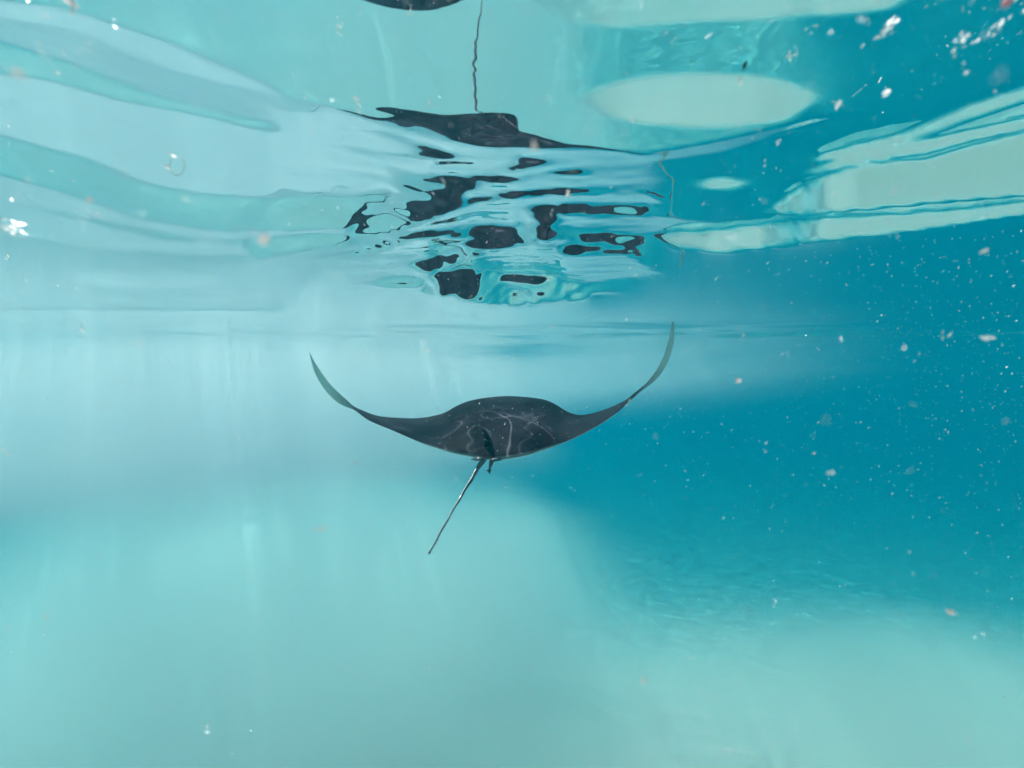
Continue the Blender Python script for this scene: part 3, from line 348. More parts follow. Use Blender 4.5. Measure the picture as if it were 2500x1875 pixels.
    14,17,23,32,51,88,159,232,268,286,295,297,298,297,295,291,285,278,269,263,270,310,325,334,342,352,389,429,460,496,523,549,567,584,607,644,690,722,655,636,625,604,574,551,528,559,568,539,436,300,167,155,204,264,335,415,541,584,576,555,530,542,409,318,299,355,363,366,377,384,372,368,353,319,271,245,237,222,213,224,232,256,277,287,303,274,93,-170,-467,-491,-499,-491,-485,-448,-424,-414,-395,-370,-342,-330,-313,-291,-277,-265,-255,-244,-234,-224,-214,-203,-191,-176,-155,-125,-82,-33,9,38,55,64,69,
    7,10,15,25,42,78,149,234,270,288,297,300,300,300,297,294,288,282,273,266,261,263,308,343,352,360,368,374,399,434,459,488,508,526,554,599,647,631,554,531,521,499,470,447,437,521,541,490,385,248,168,198,248,308,380,461,589,633,623,601,576,581,412,276,272,389,403,406,412,417,406,403,389,357,314,293,287,273,264,262,260,287,306,309,286,138,-77,-338,-426,-446,-452,-446,-438,-407,-385,-373,-356,-333,-309,-295,-279,-260,-247,-235,-226,-216,-207,-198,-188,-178,-167,-153,-134,-107,-69,-27,10,36,51,60,64,
    0,3,8,17,34,68,131,216,269,289,298,302,302,302,300,296,291,285,276,270,264,262,267,307,354,370,377,379,377,376,395,426,449,468,500,554,604,521,449,424,413,393,365,350,362,483,488,434,328,202,209,236,284,345,423,507,638,682,672,648,622,611,392,228,241,410,443,447,447,450,440,438,426,396,357,342,338,324,315,302,288,257,202,169,110,-40,-252,-364,-386,-403,-408,-403,-394,-368,-348,-335,-318,-297,-276,-262,-247,-231,-218,-208,-199,-190,-182,-174,-165,-156,-145,-133,-115,-91,-58,-21,11,33,47,55,58,
    -7,-4,1,9,26,57,112,183,233,269,294,303,304,304,302,298,293,288,279,273,267,265,268,275,301,358,386,389,386,382,378,376,389,409,445,509,532,412,380,370,383,386,380,369,346,428,427,371,265,219,183,182,236,341,427,502,681,724,715,695,666,572,338,172,201,391,482,487,481,483,474,474,463,435,400,390,388,364,295,192,141,80,22,-14,-72,-224,-291,-327,-348,-362,-367,-363,-353,-330,-311,-298,-283,-264,-245,-232,-218,-204,-192,-183,-174,-166,-159,-151,-143,-135,-126,-114,-98,-76,-48,-16,11,31,43,50,53,
    -13,-11,-6,2,18,46,94,153,198,231,255,276,296,305,303,300,296,290,281,275,269,267,270,277,282,303,358,390,394,391,386,384,389,401,434,482,478,438,409,393,402,401,392,371,320,371,360,312,265,163,115,130,180,272,374,492,680,714,680,686,667,516,275,113,157,349,459,486,480,500,505,509,501,475,432,351,284,202,111,10,-43,-105,-164,-202,-229,-209,-258,-291,-311,-324,-327,-323,-313,-294,-277,-264,-250,-233,-216,-204,-191,-178,-168,-159,-152,-145,-138,-131,-124,-116,-108,-97,-83,-64,-39,-12,11,28,39,45,48,
    -19,-17,-13,-5,9,35,76,126,166,196,218,238,256,273,292,300,297,292,283,277,271,269,272,278,284,292,303,333,376,398,393,393,400,412,446,502,504,458,383,359,335,318,290,248,245,341,343,309,277,90,141,177,228,316,342,423,648,652,609,615,599,444,204,148,184,309,397,415,407,434,468,507,519,481,354,191,97,13,-79,-177,-230,-245,-214,-185,-200,-190,-228,-257,-276,-287,-290,-286,-277,-260,-245,-233,-220,-204,-190,-178,-167,-155,-146,-138,-131,-125,-119,-112,-106,-99,-92,-83,-70,-53,-32,-9,11,26,35,40,43,
    -25,-23,-19,-12,1,25,60,101,137,163,184,202,218,234,251,264,280,290,285,278,273,270,273,279,285,294,302,317,335,354,382,387,391,402,445,520,472,352,254,226,205,192,194,187,212,316,326,308,198,139,187,225,278,369,396,429,585,574,529,535,519,364,212,188,223,345,395,351,325,362,388,438,460,435,327,168,28,-31,-72,-153,-201,-214,-189,-165,-173,-169,-199,-225,-242,-252,-255,-252,-243,-229,-215,-204,-191,-178,-165,-154,-144,-134,-126,-119,-113,-107,-101,-96,-90,-84,-78,-70,-59,-44,-26,-6,11,23,31,35,37,
    -31,-28,-25,-18,-6,14,44,79,110,134,152,168,183,198,213,225,239,249,262,271,273,271,273,280,286,295,304,319,336,355,371,371,367,366,389,461,333,211,120,104,128,158,164,155,194,294,306,219,149,189,233,275,329,427,454,478,561,486,439,446,428,315,253,229,262,384,389,321,325,343,308,365,399,389,300,163,39,-19,-61,-129,-173,-184,-164,-145,-149,-148,-173,-196,-212,-221,-223,-220,-212,-199,-187,-177,-166,-154,-143,-133,-124,-115,-107,-101,-96,-91,-86,-81,-76,-71,-65,-58,-49,-36,-21,-4,10,20,27,31,32,
    -36,-34,-30,-24,-14,4,29,59,85,106,123,138,151,164,177,189,201,211,220,227,238,257,271,279,286,295,305,320,337,356,372,373,370,368,370,346,186,73,53,87,110,133,134,126,182,271,211,165,159,233,281,325,382,488,515,496,468,384,339,356,379,356,295,270,302,319,275,211,216,305,332,291,336,345,275,157,48,-8,-50,-108,-147,-157,-141,-126,-127,-129,-149,-169,-183,-191,-194,-191,-184,-173,-162,-152,-143,-132,-122,-113,-105,-98,-91,-86,-81,-77,-72,-68,-64,-60,-55,-48,-40,-29,-17,-3,9,17,23,26,27,
    -41,-39,-36,-30,-21,-6,16,40,63,81,96,109,121,133,145,156,166,175,181,184,192,208,227,245,261,276,294,317,337,356,372,374,373,370,351,197,57,50,46,72,92,107,104,105,159,181,194,164,167,254,330,378,436,552,580,539,396,342,368,396,420,397,337,312,342,241,154,163,205,216,228,205,271,301,251,150,55,1,-39,-89,-123,-132,-120,-108,-108,-111,-127,-145,-158,-165,-167,-164,-158,-148,-139,-130,-122,-113,-104,-96,-89,-83,-77,-72,-68,-64,-61,-57,-54,-50,-46,-40,-33,-24,-13,-2,7,15,19,22,23,
    -45,-43,-41,-36,-28,-15,3,24,43,59,72,84,94,105,115,125,135,141,144,143,147,160,177,193,208,223,241,264,295,325,350,363,366,363,310,79,45,39,38,58,73,82,74,94,146,168,180,163,174,249,352,432,491,621,649,589,307,296,411,438,462,438,380,354,382,242,193,201,242,254,266,241,199,259,227,143,60,9,-29,-72,-102,-110,-101,-91,-91,-94,-108,-123,-134,-140,-142,-140,-135,-127,-118,-111,-103,-95,-87,-81,-75,-69,-64,-60,-57,-54,-51,-48,-45,-41,-38,-33,-27,-20,-11,-2,6,12,15,17,18,
    -49,-48,-45,-41,-34,-23,-8,9,25,39,50,60,70,79,88,97,106,111,110,103,103,113,128,143,157,172,190,211,240,268,292,307,314,304,209,73,36,29,29,44,55,57,47,87,134,156,167,161,179,244,331,442,539,696,716,616,314,342,454,480,503,481,423,397,423,282,232,240,280,292,303,279,221,220,205,135,63,15,-20,-57,-83,-91,-84,-76,-75,-79,-90,-103,-113,-119,-120,-119,-114,-107,-100,-93,-86,-80,-73,-67,-62,-57,-53,-50,-47,-44,-42,-39,-37,-34,-31,-28,-23,-17,-10,-2,4,9,12,13,14,
    -53,-52,-50,-46,-40,-31,-19,-5,9,21,31,39,48,56,64,72,79,83,78,62,58,65,78,93,107,121,139,160,186,213,236,254,264,251,172,65,27,19,19,30,36,32,29,81,123,143,154,160,185,242,311,442,525,734,580,453,359,386,498,523,546,523,467,440,464,322,271,279,317,329,341,316,257,182,185,127,64,20,-13,-44,-67,-74,-69,-63,-62,-65,-75,-86,-94,-99,-101,-99,-95,-90,-83,-78,-72,-66,-61,-56,-51,-48,-44,-41,-39,-37,-35,-33,-31,-29,-26,-23,-19,-14,-9,-3,2,6,8,9,9,
    -57,-56,-54,-51,-46,-38,-28,-17,-5,4,13,20,28,35,42,49,55,58,49,21,14,27,43,57,70,82,94,111,134,159,182,203,217,204,138,53,17,9,9,16,17,7,20,74,112,131,142,159,192,243,288,290,328,541,379,414,404,432,543,566,589,567,512,484,507,363,311,317,355,367,379,354,294,206,169,119,63,24,-6,-33,-52,-59,-56,-51,-50,-53,-61,-71,-78,-83,-84,-83,-79,-74,-69,-64,-59,-55,-50,-46,-42,-39,-36,-34,-32,-31,-29,-27,-26,-24,-22,-20,-17,-13,-8,-4,0,3,4,5,5,
    -60,-59,-58,-55,-51,-45,-37,-27,-18,-10,-3,4,10,16,22,28,34,37,23,-1,10,20,30,40,49,59,69,82,99,115,131,154,175,161,108,40,7,-2,-2,2,-2,-18,19,68,101,118,130,159,202,247,271,147,103,344,309,455,449,479,589,610,632,610,557,529,550,403,351,356,393,405,417,392,332,240,157,111,62,26,0,-24,-40,-46,-44,-40,-40,-43,-50,-58,-64,-68,-69,-68,-65,-61,-57,-53,-49,-45,-41,-38,-35,-32,-30,-28,-27,-26,-24,-23,-22,-21,-19,-17,-15,-12,-9,-5,-2,0,1,1,1,
    -63,-62,-61,-59,-56,-51,-44,-37,-30,-23,-17,-12,-6,-1,4,9,14,18,13,11,14,19,24,30,36,43,52,62,76,90,103,113,136,123,79,25,-3,-12,-12,-12,-21,-32,18,61,91,106,118,161,217,256,266,163,56,162,316,481,496,525,635,654,676,655,604,574,594,444,391,396,430,443,456,430,370,277,183,105,59,27,4,-16,-30,-36,-34,-32,-31,-34,-40,-46,-52,-55,-56,-56,-53,-50,-47,-43,-40,-37,-34,-31,-29,-27,-25,-24,-23,-22,-21,-20,-19,-18,-17,-16,-14,-12,-9,-7,-5,-3,-2,-2,-2,
    -66,-66,-65,-63,-60,-56,-51,-46,-40,-34,-30,-25,-21,-17,-12,-8,-4,3,27,30,27,24,24,27,31,36,42,51,62,76,89,102,103,88,53,10,-14,-22,-24,-27,-40,-40,16,55,81,94,104,166,237,270,272,185,-7,-96,20,202,236,516,681,697,719,699,649,618,637,485,432,435,468,482,494,469,408,314,179,98,55,28,7,-10,-22,-27,-26,-24,-24,-27,-31,-37,-42,-45,-46,-45,-44,-41,-38,-36,-33,-30,-28,-26,-24,-23,-21,-20,-20,-19,-18,-18,-17,-17,-16,-15,-14,-12,-10,-9,-7,-6,-6,-5,-6,
    -69,-69,-68,-67,-65,-62,-58,-54,-49,-45,-41,-38,-34,-31,-27,-24,-20,-12,17,62,49,40,33,33,34,38,43,50,59,75,89,102,73,56,28,-6,-26,-33,-35,-42,-62,-38,14,49,72,83,86,96,101,130,129,46,-22,-380,-300,-116,-80,202,670,739,761,740,692,659,681,526,472,475,507,520,532,507,445,318,165,89,51,27,9,-5,-15,-20,-20,-18,-18,-21,-25,-29,-33,-36,-37,-37,-36,-34,-31,-29,-27,-25,-24,-22,-21,-20,-19,-18,-18,-17,-17,-17,-16,-16,-16,-15,-14,-13,-12,-10,-9,-9,-8,-9,-9,
    -73,-73,-72,-71,-70,-68,-65,-62,-58,-55,-52,-49,-46,-44,-41,-38,-35,-27,0,58,83,69,54,50,49,51,54,61,69,89,99,76,43,27,4,-22,-39,-45,-48,-56,-77,-34,12,43,63,72,66,-24,-103,-112,-99,-72,11,-662,-594,-444,-410,-130,343,715,770,735,623,638,707,567,513,514,544,557,570,544,458,278,148,80,46,25,10,-2,-11,-14,-15,-14,-14,-16,-20,-24,-27,-29,-30,-30,-29,-28,-26,-25,-23,-22,-20,-19,-18,-18,-17,-17,-16,-16,-16,-16,-16,-16,-16,-15,-15,-14,-13,-12,-12,-11,-11,-11,-12,
    -77,-77,-77,-77,-76,-74,-72,-70,-67,-65,-63,-61,-58,-56,-54,-52,-49,-42,-20,23,61,83,89,84,80,80,82,88,92,81,64,38,13,-2,-20,-40,-53,-59,-61,-71,-85,-31,11,37,54,62,51,-18,-81,-92,-82,-58,40,-510,-532,-735,-758,-447,-1,390,457,403,280,289,459,600,552,553,581,593,603,531,387,239,130,71,41,23,10,0,-7,-10,-11,-11,-11,-13,-16,-19,-22,-24,-25,-25,-24,-23,-22,-21,-20,-19,-18,-17,-17,-16,-16,-16,-16,-16,-16,-16,-16,-16,-16,-16,-16,-15,-15,-14,-14,-14,-14,-14,-14,
    -83,-83,-83,-83,-82,-82,-80,-79,-77,-75,-74,-72,-71,-70,-68,-67,-64,-58,-40,-10,18,37,50,57,60,60,59,54,48,36,22,2,-18,-30,-44,-59,-70,-74,-76,-87,-85,-28,9,31,45,51,40,-13,-61,-73,-65,-62,-207,-410,-457,-616,-756,-795,-348,259,263,191,85,57,136,518,553,571,602,585,502,438,323,202,112,62,36,20,10,1,-5,-8,-9,-9,-9,-11,-13,-16,-18,-20,-21,-21,-21,-20,-19,-19,-18,-17,-17,-16,-16,-16,-16,-16,-16,-16,-16,-16,-17,-17,-17,-17,-17,-17,-16,-16,-16,-16,-16,-16,-17,
    -91,-92,-92,-92,-92,-92,-91,-90,-89,-88,-87,-86,-86,-85,-84,-83,-81,-75,-62,-41,-21,-8,2,7,10,10,10,6,1,-8,-20,-35,-50,-60,-70,-81,-90,-93,-93,-107,-76,-25,6,25,37,41,30,-9,-47,-57,-52,-60,-176,-329,-387,-508,-621,-673,-675,-94,335,216,-192,-293,-138,206,233,502,482,458,407,357,265,168,95,53,30,17,8,1,-4,-7,-7,-8,-8,-10,-12,-14,-16,-18,-18,-19,-19,-18,-18,-17,-17,-17,-16,-16,-16,-16,-16,-16,-16,-17,-17,-17,-17,-18,-18,-18,-18,-18,-18,-18,-18,-18,-18,-19,-19,
    -104,-105,-105,-106,-106,-106,-106,-106,-105,-105,-105,-104,-104,-104,-103,-103,-101,-97,-87,-73,-61,-53,-47,-42,-40,-39,-39,-42,-46,-53,-62,-74,-86,-94,-100,-107,-115,-117,-112,-120,-67,-23,4,19,29,32,22,-7,-36,-45,-42,-56,-145,-261,-319,-414,-505,-560,-652,-496,-36,-207,-526,-419,-373,-132,284,308,316,345,321,288,214,137,78,43,24,13,6,0,-4,-6,-7,-7,-8,-9,-11,-13,-15,-16,-17,-17,-17,-17,-17,-17,-17,-17,-16,-16,-17,-17,-17,-17,-17,-18,-18,-18,-19,-19,-19,-19,-20,-20,-20,-20,-20,-20,-20,-21,-21,
    -125,-126,-126,-127,-128,-128,-129,-129,-129,-129,-130,-130,-130,-130,-130,-130,-129,-126,-119,-110,-105,-103,-99,-96,-94,-93,-93,-95,-98,-104,-111,-120,-130,-136,-138,-141,-149,-150,-135,-126,-60,-21,1,14,21,23,15,-7,-28,-35,-35,-50,-118,-205,-259,-336,-409,-459,-515,-424,-455,-457,-425,-345,-291,-127,-74,55,331,363,310,231,169,109,62,34,18,9,3,-2,-5,-7,-8,-8,-9,-10,-11,-13,-15,-16,-16,-17,-17,-17,-17,-17,-17,-17,-17,-17,-18,-18,-18,-18,-19,-19,-19,-20,-20,-20,-21,-21,-21,-21,-21,-22,-22,-22,-22,-22,-23,
    -160,-161,-162,-163,-164,-165,-166,-167,-167,-168,-168,-169,-170,-170,-170,-171,-170,-168,-163,-158,-160,-165,-164,-161,-160,-159,-157,-158,-161,-166,-172,-179,-187,-191,-189,-187,-197,-198,-165,-125,-54,-20,-2,8,14,15,9,-7,-23,-29,-30,-45,-96,-161,-208,-267,-325,-366,-402,-351,-365,-365,-337,-276,-224,-110,-57,51,245,298,243,181,130,84,48,25,12,5,0,-4,-7,-8,-9,-10,-10,-11,-12,-14,-15,-16,-17,-17,-18,-18,-18,-18,-18,-18,-18,-19,-19,-19,-19,-20,-20,-20,-21,-21,-22,-22,-22,-22,-23,-23,-23,-23,-23,-24,-24,-24,-24,
    -223,-224,-226,-227,-228,-229,-230,-230,-231,-232,-232,-233,-234,-234,-235,-235,-235,-233,-229,-227,-238,-253,-252,-250,-248,-246,-243,-243,-245,-250,-254,-260,-268,-270,-261,-252,-266,-270,-209,-113,-48,-19,-6,2,7,8,3,-9,-20,-25,-27,-40,-78,-126,-165,-210,-252,-289,-312,-281,-288,-286,-262,-217,-172,-93,-43,43,178,220,184,137,97,62,34,16,6,0,-4,-7,-9,-10,-11,-12,-12,-13,-14,-15,-16,-17,-18,-18,-19,-19,-19,-19,-20,-20,-20,-20,-21,-21,-21,-21,-22,-22,-22,-23,-23,-23,-24,-24,-24,-24,-25,-25,-25,-25,-25,-25,-26,
    -338,-339,-339,-340,-340,-341,-341,-341,-341,-341,-342,-342,-342,-342,-341,-341,-340,-338,-335,-333,-355,-386,-382,-380,-377,-374,-368,-367,-367,-372,-374,-378,-388,-387,-369,-347,-370,-382,-254,-100,-43,-20,-10,-4,0,1,-3,-11,-19,-23,-25,-36,-64,-100,-130,-164,-196,-223,-238,-219,-223,-220,-202,-170,-133,-77,-35,32,125,158,135,99,69,42,21,8,0,-5,-8,-10,-12,-13,-14,-14,-15,-16,-17,-18,-18,-19,-20,-20,-20,-21,-21,-21,-21,-22,-22,-22,-22,-23,-23,-23,-24,-24,-24,-24,-25,-25,-25,-25,-26,-26,-26,-26,-26,-26,-27,-27,-27,
    -235,-235,-236,-236,-236,-237,-237,-237,-238,-238,-238,-238,-238,-238,-238,-238,-238,-237,-236,-237,-239,-196,-191,-189,-189,-191,-200,-202,-202,-195,-195,-195,-187,-200,-231,-207,-167,-154,-207,-86,-40,-22,-14,-10,-7,-6,-9,-15,-20,-23,-25,-34,-54,-80,-103,-128,-152,-171,-181,-171,-172,-169,-156,-132,-104,-65,-31,19,83,107,93,67,45,25,9,-1,-7,-10,-13,-15,-16,-17,-17,-18,-18,-19,-20,-20,-21,-22,-22,-23,-23,-23,-23,-24,-24,-24,-24,-25,-25,-25,-25,-25,-26,-26,-26,-26,-27,-27,-27,-27,-27,-27,-28,-28,-28,-28,-28,-28,-28,
    -234,-235,-236,-237,-238,-239,-240,-241,-242,-242,-243,-244,-245,-246,-246,-247,-248,-248,-246,-226,-146,-91,-80,-78,-79,-81,-85,-86,-85,-82,-81,-79,-75,-81,-113,-202,-180,-117,-99,-67,-39,-26,-20,-16,-14,-14,-16,-20,-23,-25,-27,-34,-48,-66,-84,-102,-119,-133,-139,-134,-134,-131,-122,-104,-83,-56,-30,6,49,67,58,40,23,9,-2,-9,-14,-17,-18,-20,-21,-21,-22,-22,-23,-23,-24,-24,-25,-25,-26,-26,-26,-26,-27,-27,-27,-27,-27,-27,-28,-28,-28,-28,-28,-28,-29,-29,-29,-29,-29,-29,-29,-29,-29,-29,-29,-29,-30,-30,-30,
    -9,-9,-9,-10,-10,-10,-10,-11,-11,-11,-11,-12,-12,-12,-13,-13,-13,-14,-14,-12,-7,-3,-2,-2,-2,-2,-3,-3,-3,-3,-3,-2,-2,-3,-6,-14,-16,-20,-45,-54,-40,-31,-27,-24,-23,-22,-24,-26,-29,-30,-32,-37,-47,-59,-72,-84,-97,-106,-111,-108,-107,-105,-98,-86,-71,-52,-33,-7,21,33,28,16,4,-6,-14,-19,-22,-24,-26,-27,-27,-28,-28,-28,-29,-29,-29,-30,-30,-30,-31,-31,-31,-31,-31,-31,-31,-31,-32,-32,-32,-32,-32,-32,-32,-32,-32,-32,-32,-32,-32,-32,-32,-32,-32,-32,-32,-32,-32,-32,-32,
    3,3,3,3,3,3,3,3,3,3,3,3,3,3,3,3,3,3,3,3,2,2,1,1,1,1,2,2,2,2,2,2,2,2,3,3,2,-5,-26,-48,-45,-40,-36,-35,-34,-34,-34,-36,-38,-39,-40,-43,-50,-59,-67,-76,-85,-91,-94,-93,-92,-90,-85,-77,-67,-54,-40,-23,-5,4,1,-7,-15,-22,-28,-31,-33,-35,-36,-36,-37,-37,-37,-37,-38,-38,-38,-38,-38,-38,-38,-38,-38,-38,-38,-38,-38,-38,-38,-38,-38,-38,-38,-38,-38,-38,-37,-37,-37,-37,-37,-37,-37,-36,-36,-36,-36,-36,-35,-35,-35,
    0,0,0,0,0,0,0,0,0,0,0,0,0,0,0,0,0,0,0,0,0,0,0,0,0,0,0,0,0,0,0,0,0,0,0,1,0,-4,-22,-52,-57,-54,-52,-51,-50,-50,-50,-52,-53,-53,-54,-57,-61,-67,-73,-79,-84,-89,-91,-90,-89,-88,-85,-79,-72,-64,-54,-43,-31,-26,-27,-33,-38,-42,-46,-48,-50,-51,-51,-51,-52,-52,-52,-52,-52,-52,-52,-52,-52,-52,-52,-52,-51,-51,-51,-51,-51,-50,-50,-50,-50,-49,-49,-49,-48,-48,-48,-47,-47,-47,-46,-46,-46,-45,-45,-45,-44,-44,-43,-43,-43,
    0,0,0,0,0,0,0,0,0,0,0,0,0,0,0,0,0,0,0,0,0,0,0,0,0,0,0,0,0,0,0,0,0,0,0,0,0,-5,-26,-69,-81,-80,-78,-78,-77,-77,-78,-78,-79,-80,-80,-82,-85,-88,-92,-96,-100,-103,-104,-104,-103,-102,-100,-96,-92,-86,-80,-73,-65,-62,-63,-66,-69,-72,-75,-76,-77,-78,-78,-78,-78,-78,-78,-78,-78,-78,-78,-78,-77,-77,-77,-77,-76,-76,-76,-75,-75,-74,-74,-73,-73,-72,-72,-71,-71,-70,-70,-69,-69,-68,-67,-67,-66,-66,-65,-64,-64,-63,-63,-62,-61,
    0,0,0,0,0,0,0,0,0,0,0,0,0,0,0,0,0,0,0,0,0,0,0,0,0,0,0,0,0,0,0,0,0,0,0,0,0,-8,-44,-112,-130,-131,-129,-129,-128,-128,-128,-129,-129,-129,-130,-131,-132,-135,-137,-140,-142,-144,-145,-145,-145,-144,-142,-140,-137,-133,-129,-124,-120,-118,-118,-120,-123,-125,-126,-127,-128,-129,-129,-129,-129,-129,-129,-129,-129,-129,-129,-129,-129,-129,-129,-128,-128,-128,-128,-127,-127,-126,-126,-125,-125,-124,-124,-123,-123,-122,-121,-121,-120,-119,-118,-118,-117,-116,-115,-114,-114,-113,-112,-111,-110,
    0,0,0,0,0,0,0,0,0,0,0,0,0,0,0,0,0,0,0,0,0,0,0,0,0,0,0,0,0,0,0,0,0,0,0,1,-1,-19,-96,-210,-234,-234,-232,-231,-230,-229,-229,-228,-228,-228,-227,-228,-229,-230,-231,-233,-234,-235,-236,-236,-236,-235,-234,-233,-231,-228,-225,-222,-219,-218,-219,-221,-223,-225,-227,-229,-230,-231,-232,-233,-234,-235,-235,-236,-237,-238,-239,-239,-240,-241,-242,-242,-243,-243,-244,-245,-245,-246,-246,-246,-247,-247,-247,-248,-248,-248,-248,-248,-248,-249,-249,-249,-248,-248,-248,-248,-248,-248,-248,-247,-247,
    0,0,0,0,0,0,0,0,0,0,0,0,0,0,0,0,0,0,0,0,0,0,0,0,0,0,0,0,0,0,0,0,0,0,0,0,0,-2,-9,-10,-10,-9,-9,-9,-10,-10,-10,-10,-10,-10,-10,-10,-10,-10,-10,-11,-11,-11,-11,-11,-11,-11,-11,-11,-10,-10,-10,-10,-10,-10,-10,-10,-10,-10,-10,-10,-10,-9,-9,-9,-9,-9,-9,-9,-9,-9,-9,-9,-8,-8,-8,-8,-8,-8,-8,-8,-7,-7,-7,-7,-7,-7,-7,-7,-6,-6,-6,-6,-6,-6,-6,-6,-6,-6,-5,-5,-5,-5,-5,-5,-5,
    0,0,0,0,0,0,0,0,0,0,0,0,0,0,0,0,0,0,0,0,0,0,0,0,0,0,0,0,0,0,0,0,0,0,0,0,0,0,1,2,2,2,2,2,2,2,2,2,2,2,2,2,2,2,2,2,2,2,2,2,2,2,2,2,2,2,2,2,2,2,2,2,2,2,2,2,2,2,2,2,2,2,2,2,2,2,2,2,2,2,2,2,2,2,2,2,2,2,2,2,2,1,1,1,1,1,1,1,1,1,1,1,1,1,1,1,1,1,1,1,1,
    0,0,0,0,0,0,0,0,0,0,0,0,0,0,0,0,0,0,0,0,0,0,0,0,0,0,0,0,0,0,0,0,0,0,0,0,0,0,0,0,0,0,0,0,0,0,0,0,0,0,0,0,0,0,0,0,0,0,0,0,0,0,0,0,0,0,0,0,0,0,0,0,0,0,0,0,0,0,0,0,0,0,0,0,0,0,0,0,0,0,0,0,0,0,0,0,0,0,0,0,0,0,0,0,0,0,0,0,0,0,0,0,0,0,0,0,0,0,0,0,0,
    0,0,0,0,0,0,0,0,0,0,0,0,0,0,0,0,0,0,0,0,0,0,0,0,0,0,0,0,0,0,0,0,0,0,0,0,0,0,0,0,0,0,0,0,0,0,0,0,0,0,0,0,0,0,0,0,0,0,0,0,0,0,0,0,0,0,0,0,0,0,0,0,0,0,0,0,0,0,0,0,0,0,0,0,0,0,0,0,0,0,0,0,0,0,0,0,0,0,0,0,0,0,0,0,0,0,0,0,0,0,0,0,0,0,0,0,0,0,0,0,0,
    0,0,0,0,0,0,0,0,0,0,0,0,0,0,0,0,0,0,0,0,0,0,0,0,0,0,0,0,0,0,0,0,0,0,0,0,0,0,0,0,0,0,0,0,0,0,0,0,0,0,0,0,0,0,0,0,0,0,0,0,0,0,0,0,0,0,0,0,0,0,0,0,0,0,0,0,0,0,0,0,0,0,0,0,0,0,0,0,0,0,0,0,0,0,0,0,0,0,0,0,0,0,0,0,0,0,0,0,0,0,0,0,0,0,0,0,0,0,0,0,0,
    0,0,0,0,0,0,0,0,0,0,0,0,0,0,0,0,0,0,0,0,0,0,0,0,0,0,0,0,0,0,0,0,0,0,0,0,0,0,0,0,0,0,0,0,0,0,0,0,0,0,0,0,0,0,0,0,0,0,0,0,0,0,0,0,0,0,0,0,0,0,0,0,0,0,0,0,0,0,0,0,0,0,0,0,0,0,0,0,0,0,0,0,0,0,0,0,0,0,0,0,0,0,0,0,0,0,0,0,0,0,0,0,0,0,0,0,0,0,0,0,0,
], dtype=float).reshape(WNV, WNU) / 10000.0
def cubic(k):
    return [((-0.5*k + 1.0)*k - 0.5)*k, (1.5*k - 2.5)*k*k + 1.0, ((-1.5*k + 2.0)*k + 0.5)*k, (0.5*k - 0.5)*k*k]
def gentle_swell(X, Y):
    rs = np.random.RandomState(5)
    Z = np.zeros_like(X)
    for i in range(16):
        lam = 3.4 * (0.82 ** i)
        k = 2 * math.pi / lam
        th = rs.normal(math.radians(80), 0.5)
        Z = Z + 0.009 * lam * rs.uniform(0.5, 1.0) * np.sin(k * (X * math.cos(th) + Y * math.sin(th)) + rs.uniform(0, 6.28))
    return Z
def fine_ripples(X, Y):
    rs = np.random.RandomState(9)
    Z = np.zeros_like(X)
    for i in range(9):
        lam = rs.uniform(0.07, 0.22)
        th = math.radians(rs.normal(90, 14))
        bend = 0.03 * np.sin(X * rs.uniform(2, 5) + rs.uniform(0, 6)) + 0.02 * np.sin(Y * rs.uniform(3, 6) + X * 2)
        Z = Z + 0.012 * lam / 6.28 * np.sin(6.283 / lam * (X * math.cos(th) + Y * math.sin(th) + bend) + rs.uniform(0, 6.28))
    where = smooth01((Y - 0.95) / 0.4) * smooth01((4.2 - Y) / 1.5) * np.exp(-((X / np.maximum(Y, 0.3) + 0.05) / 0.33) ** 4)
    return Z * where
def wave_height(X, Y):
    Yc = np.maximum(Y, 0.3)
    fu = (X / Yc + 1500.0 / F) / (25.0 / F)
    row = 900.0 - D0 * F / Yc
    fv = (13.0 - np.sqrt(np.maximum(169.0 - 4 * 0.036 * (row + 160.0), 0.0))) / (2 * 0.036)
    inside = smooth01(fu / 8) * smooth01((120 - fu) / 8) * smooth01((fv - 0.5) / 5) * smooth01((109 - fv) / 10)
    fu = np.clip(fu, 1, WNU - 2.001); fv = np.clip(fv, 1, WNV - 2.001)
    iu = fu.astype(int); iv = fv.astype(int)
    cu = cubic(fu - iu); cv = cubic(fv - iv)
    Z = np.zeros_like(X)
    for a in range(4):
        for b in range(4):
            Z += cv[a] * cu[b] * WH[np.clip(iv + a - 1, 0, WNV - 1), np.clip(iu + b - 1, 0, WNU - 1)]
    return Z * inside + fine_ripples(X, Y) + gentle_swell(X, Y) * (1 - inside)
#WAVES-END
xs = axis(-1.7, 1.7, 0.012, FAR, 1.03)
ys = list(0.3 * np.exp(0.009 * np.arange(0, 360)))
ys = [-FAR, -60, -20, -6, -2, -0.8, -0.3, 0.0, 0.15, 0.24] + ys + list(ys[-1] * 1.15 ** np.arange(1, 24))
ys = np.array(ys)
X, Y = np.meshgrid(xs, ys)
Z = D0 + wave_height(X, Y)
nx, ny = len(xs), len(ys)
V = np.stack([X.ravel(), Y.ravel(), Z.ravel()], 1)
idx = np.arange(nx * ny).reshape(ny, nx)
Q = np.stack([idx[:-1, :-1].ravel(), idx[:-1, 1:].ravel(), idx[1:, 1:].ravel(), idx[1:, :-1].ravel()], 1)
me = bpy.data.meshes.new('water_surface')
me.vertices.add(len(V)); me.vertices.foreach_set('co', V.ravel())
me.loops.add(Q.size); me.loops.foreach_set('vertex_index', Q.ravel().astype(np.int32))
me.polygons.add(len(Q))
me.polygons.foreach_set('loop_start', (np.arange(len(Q)) * 4).astype(np.int32))
me.polygons.foreach_set('use_smooth', np.ones(len(Q), dtype=bool))
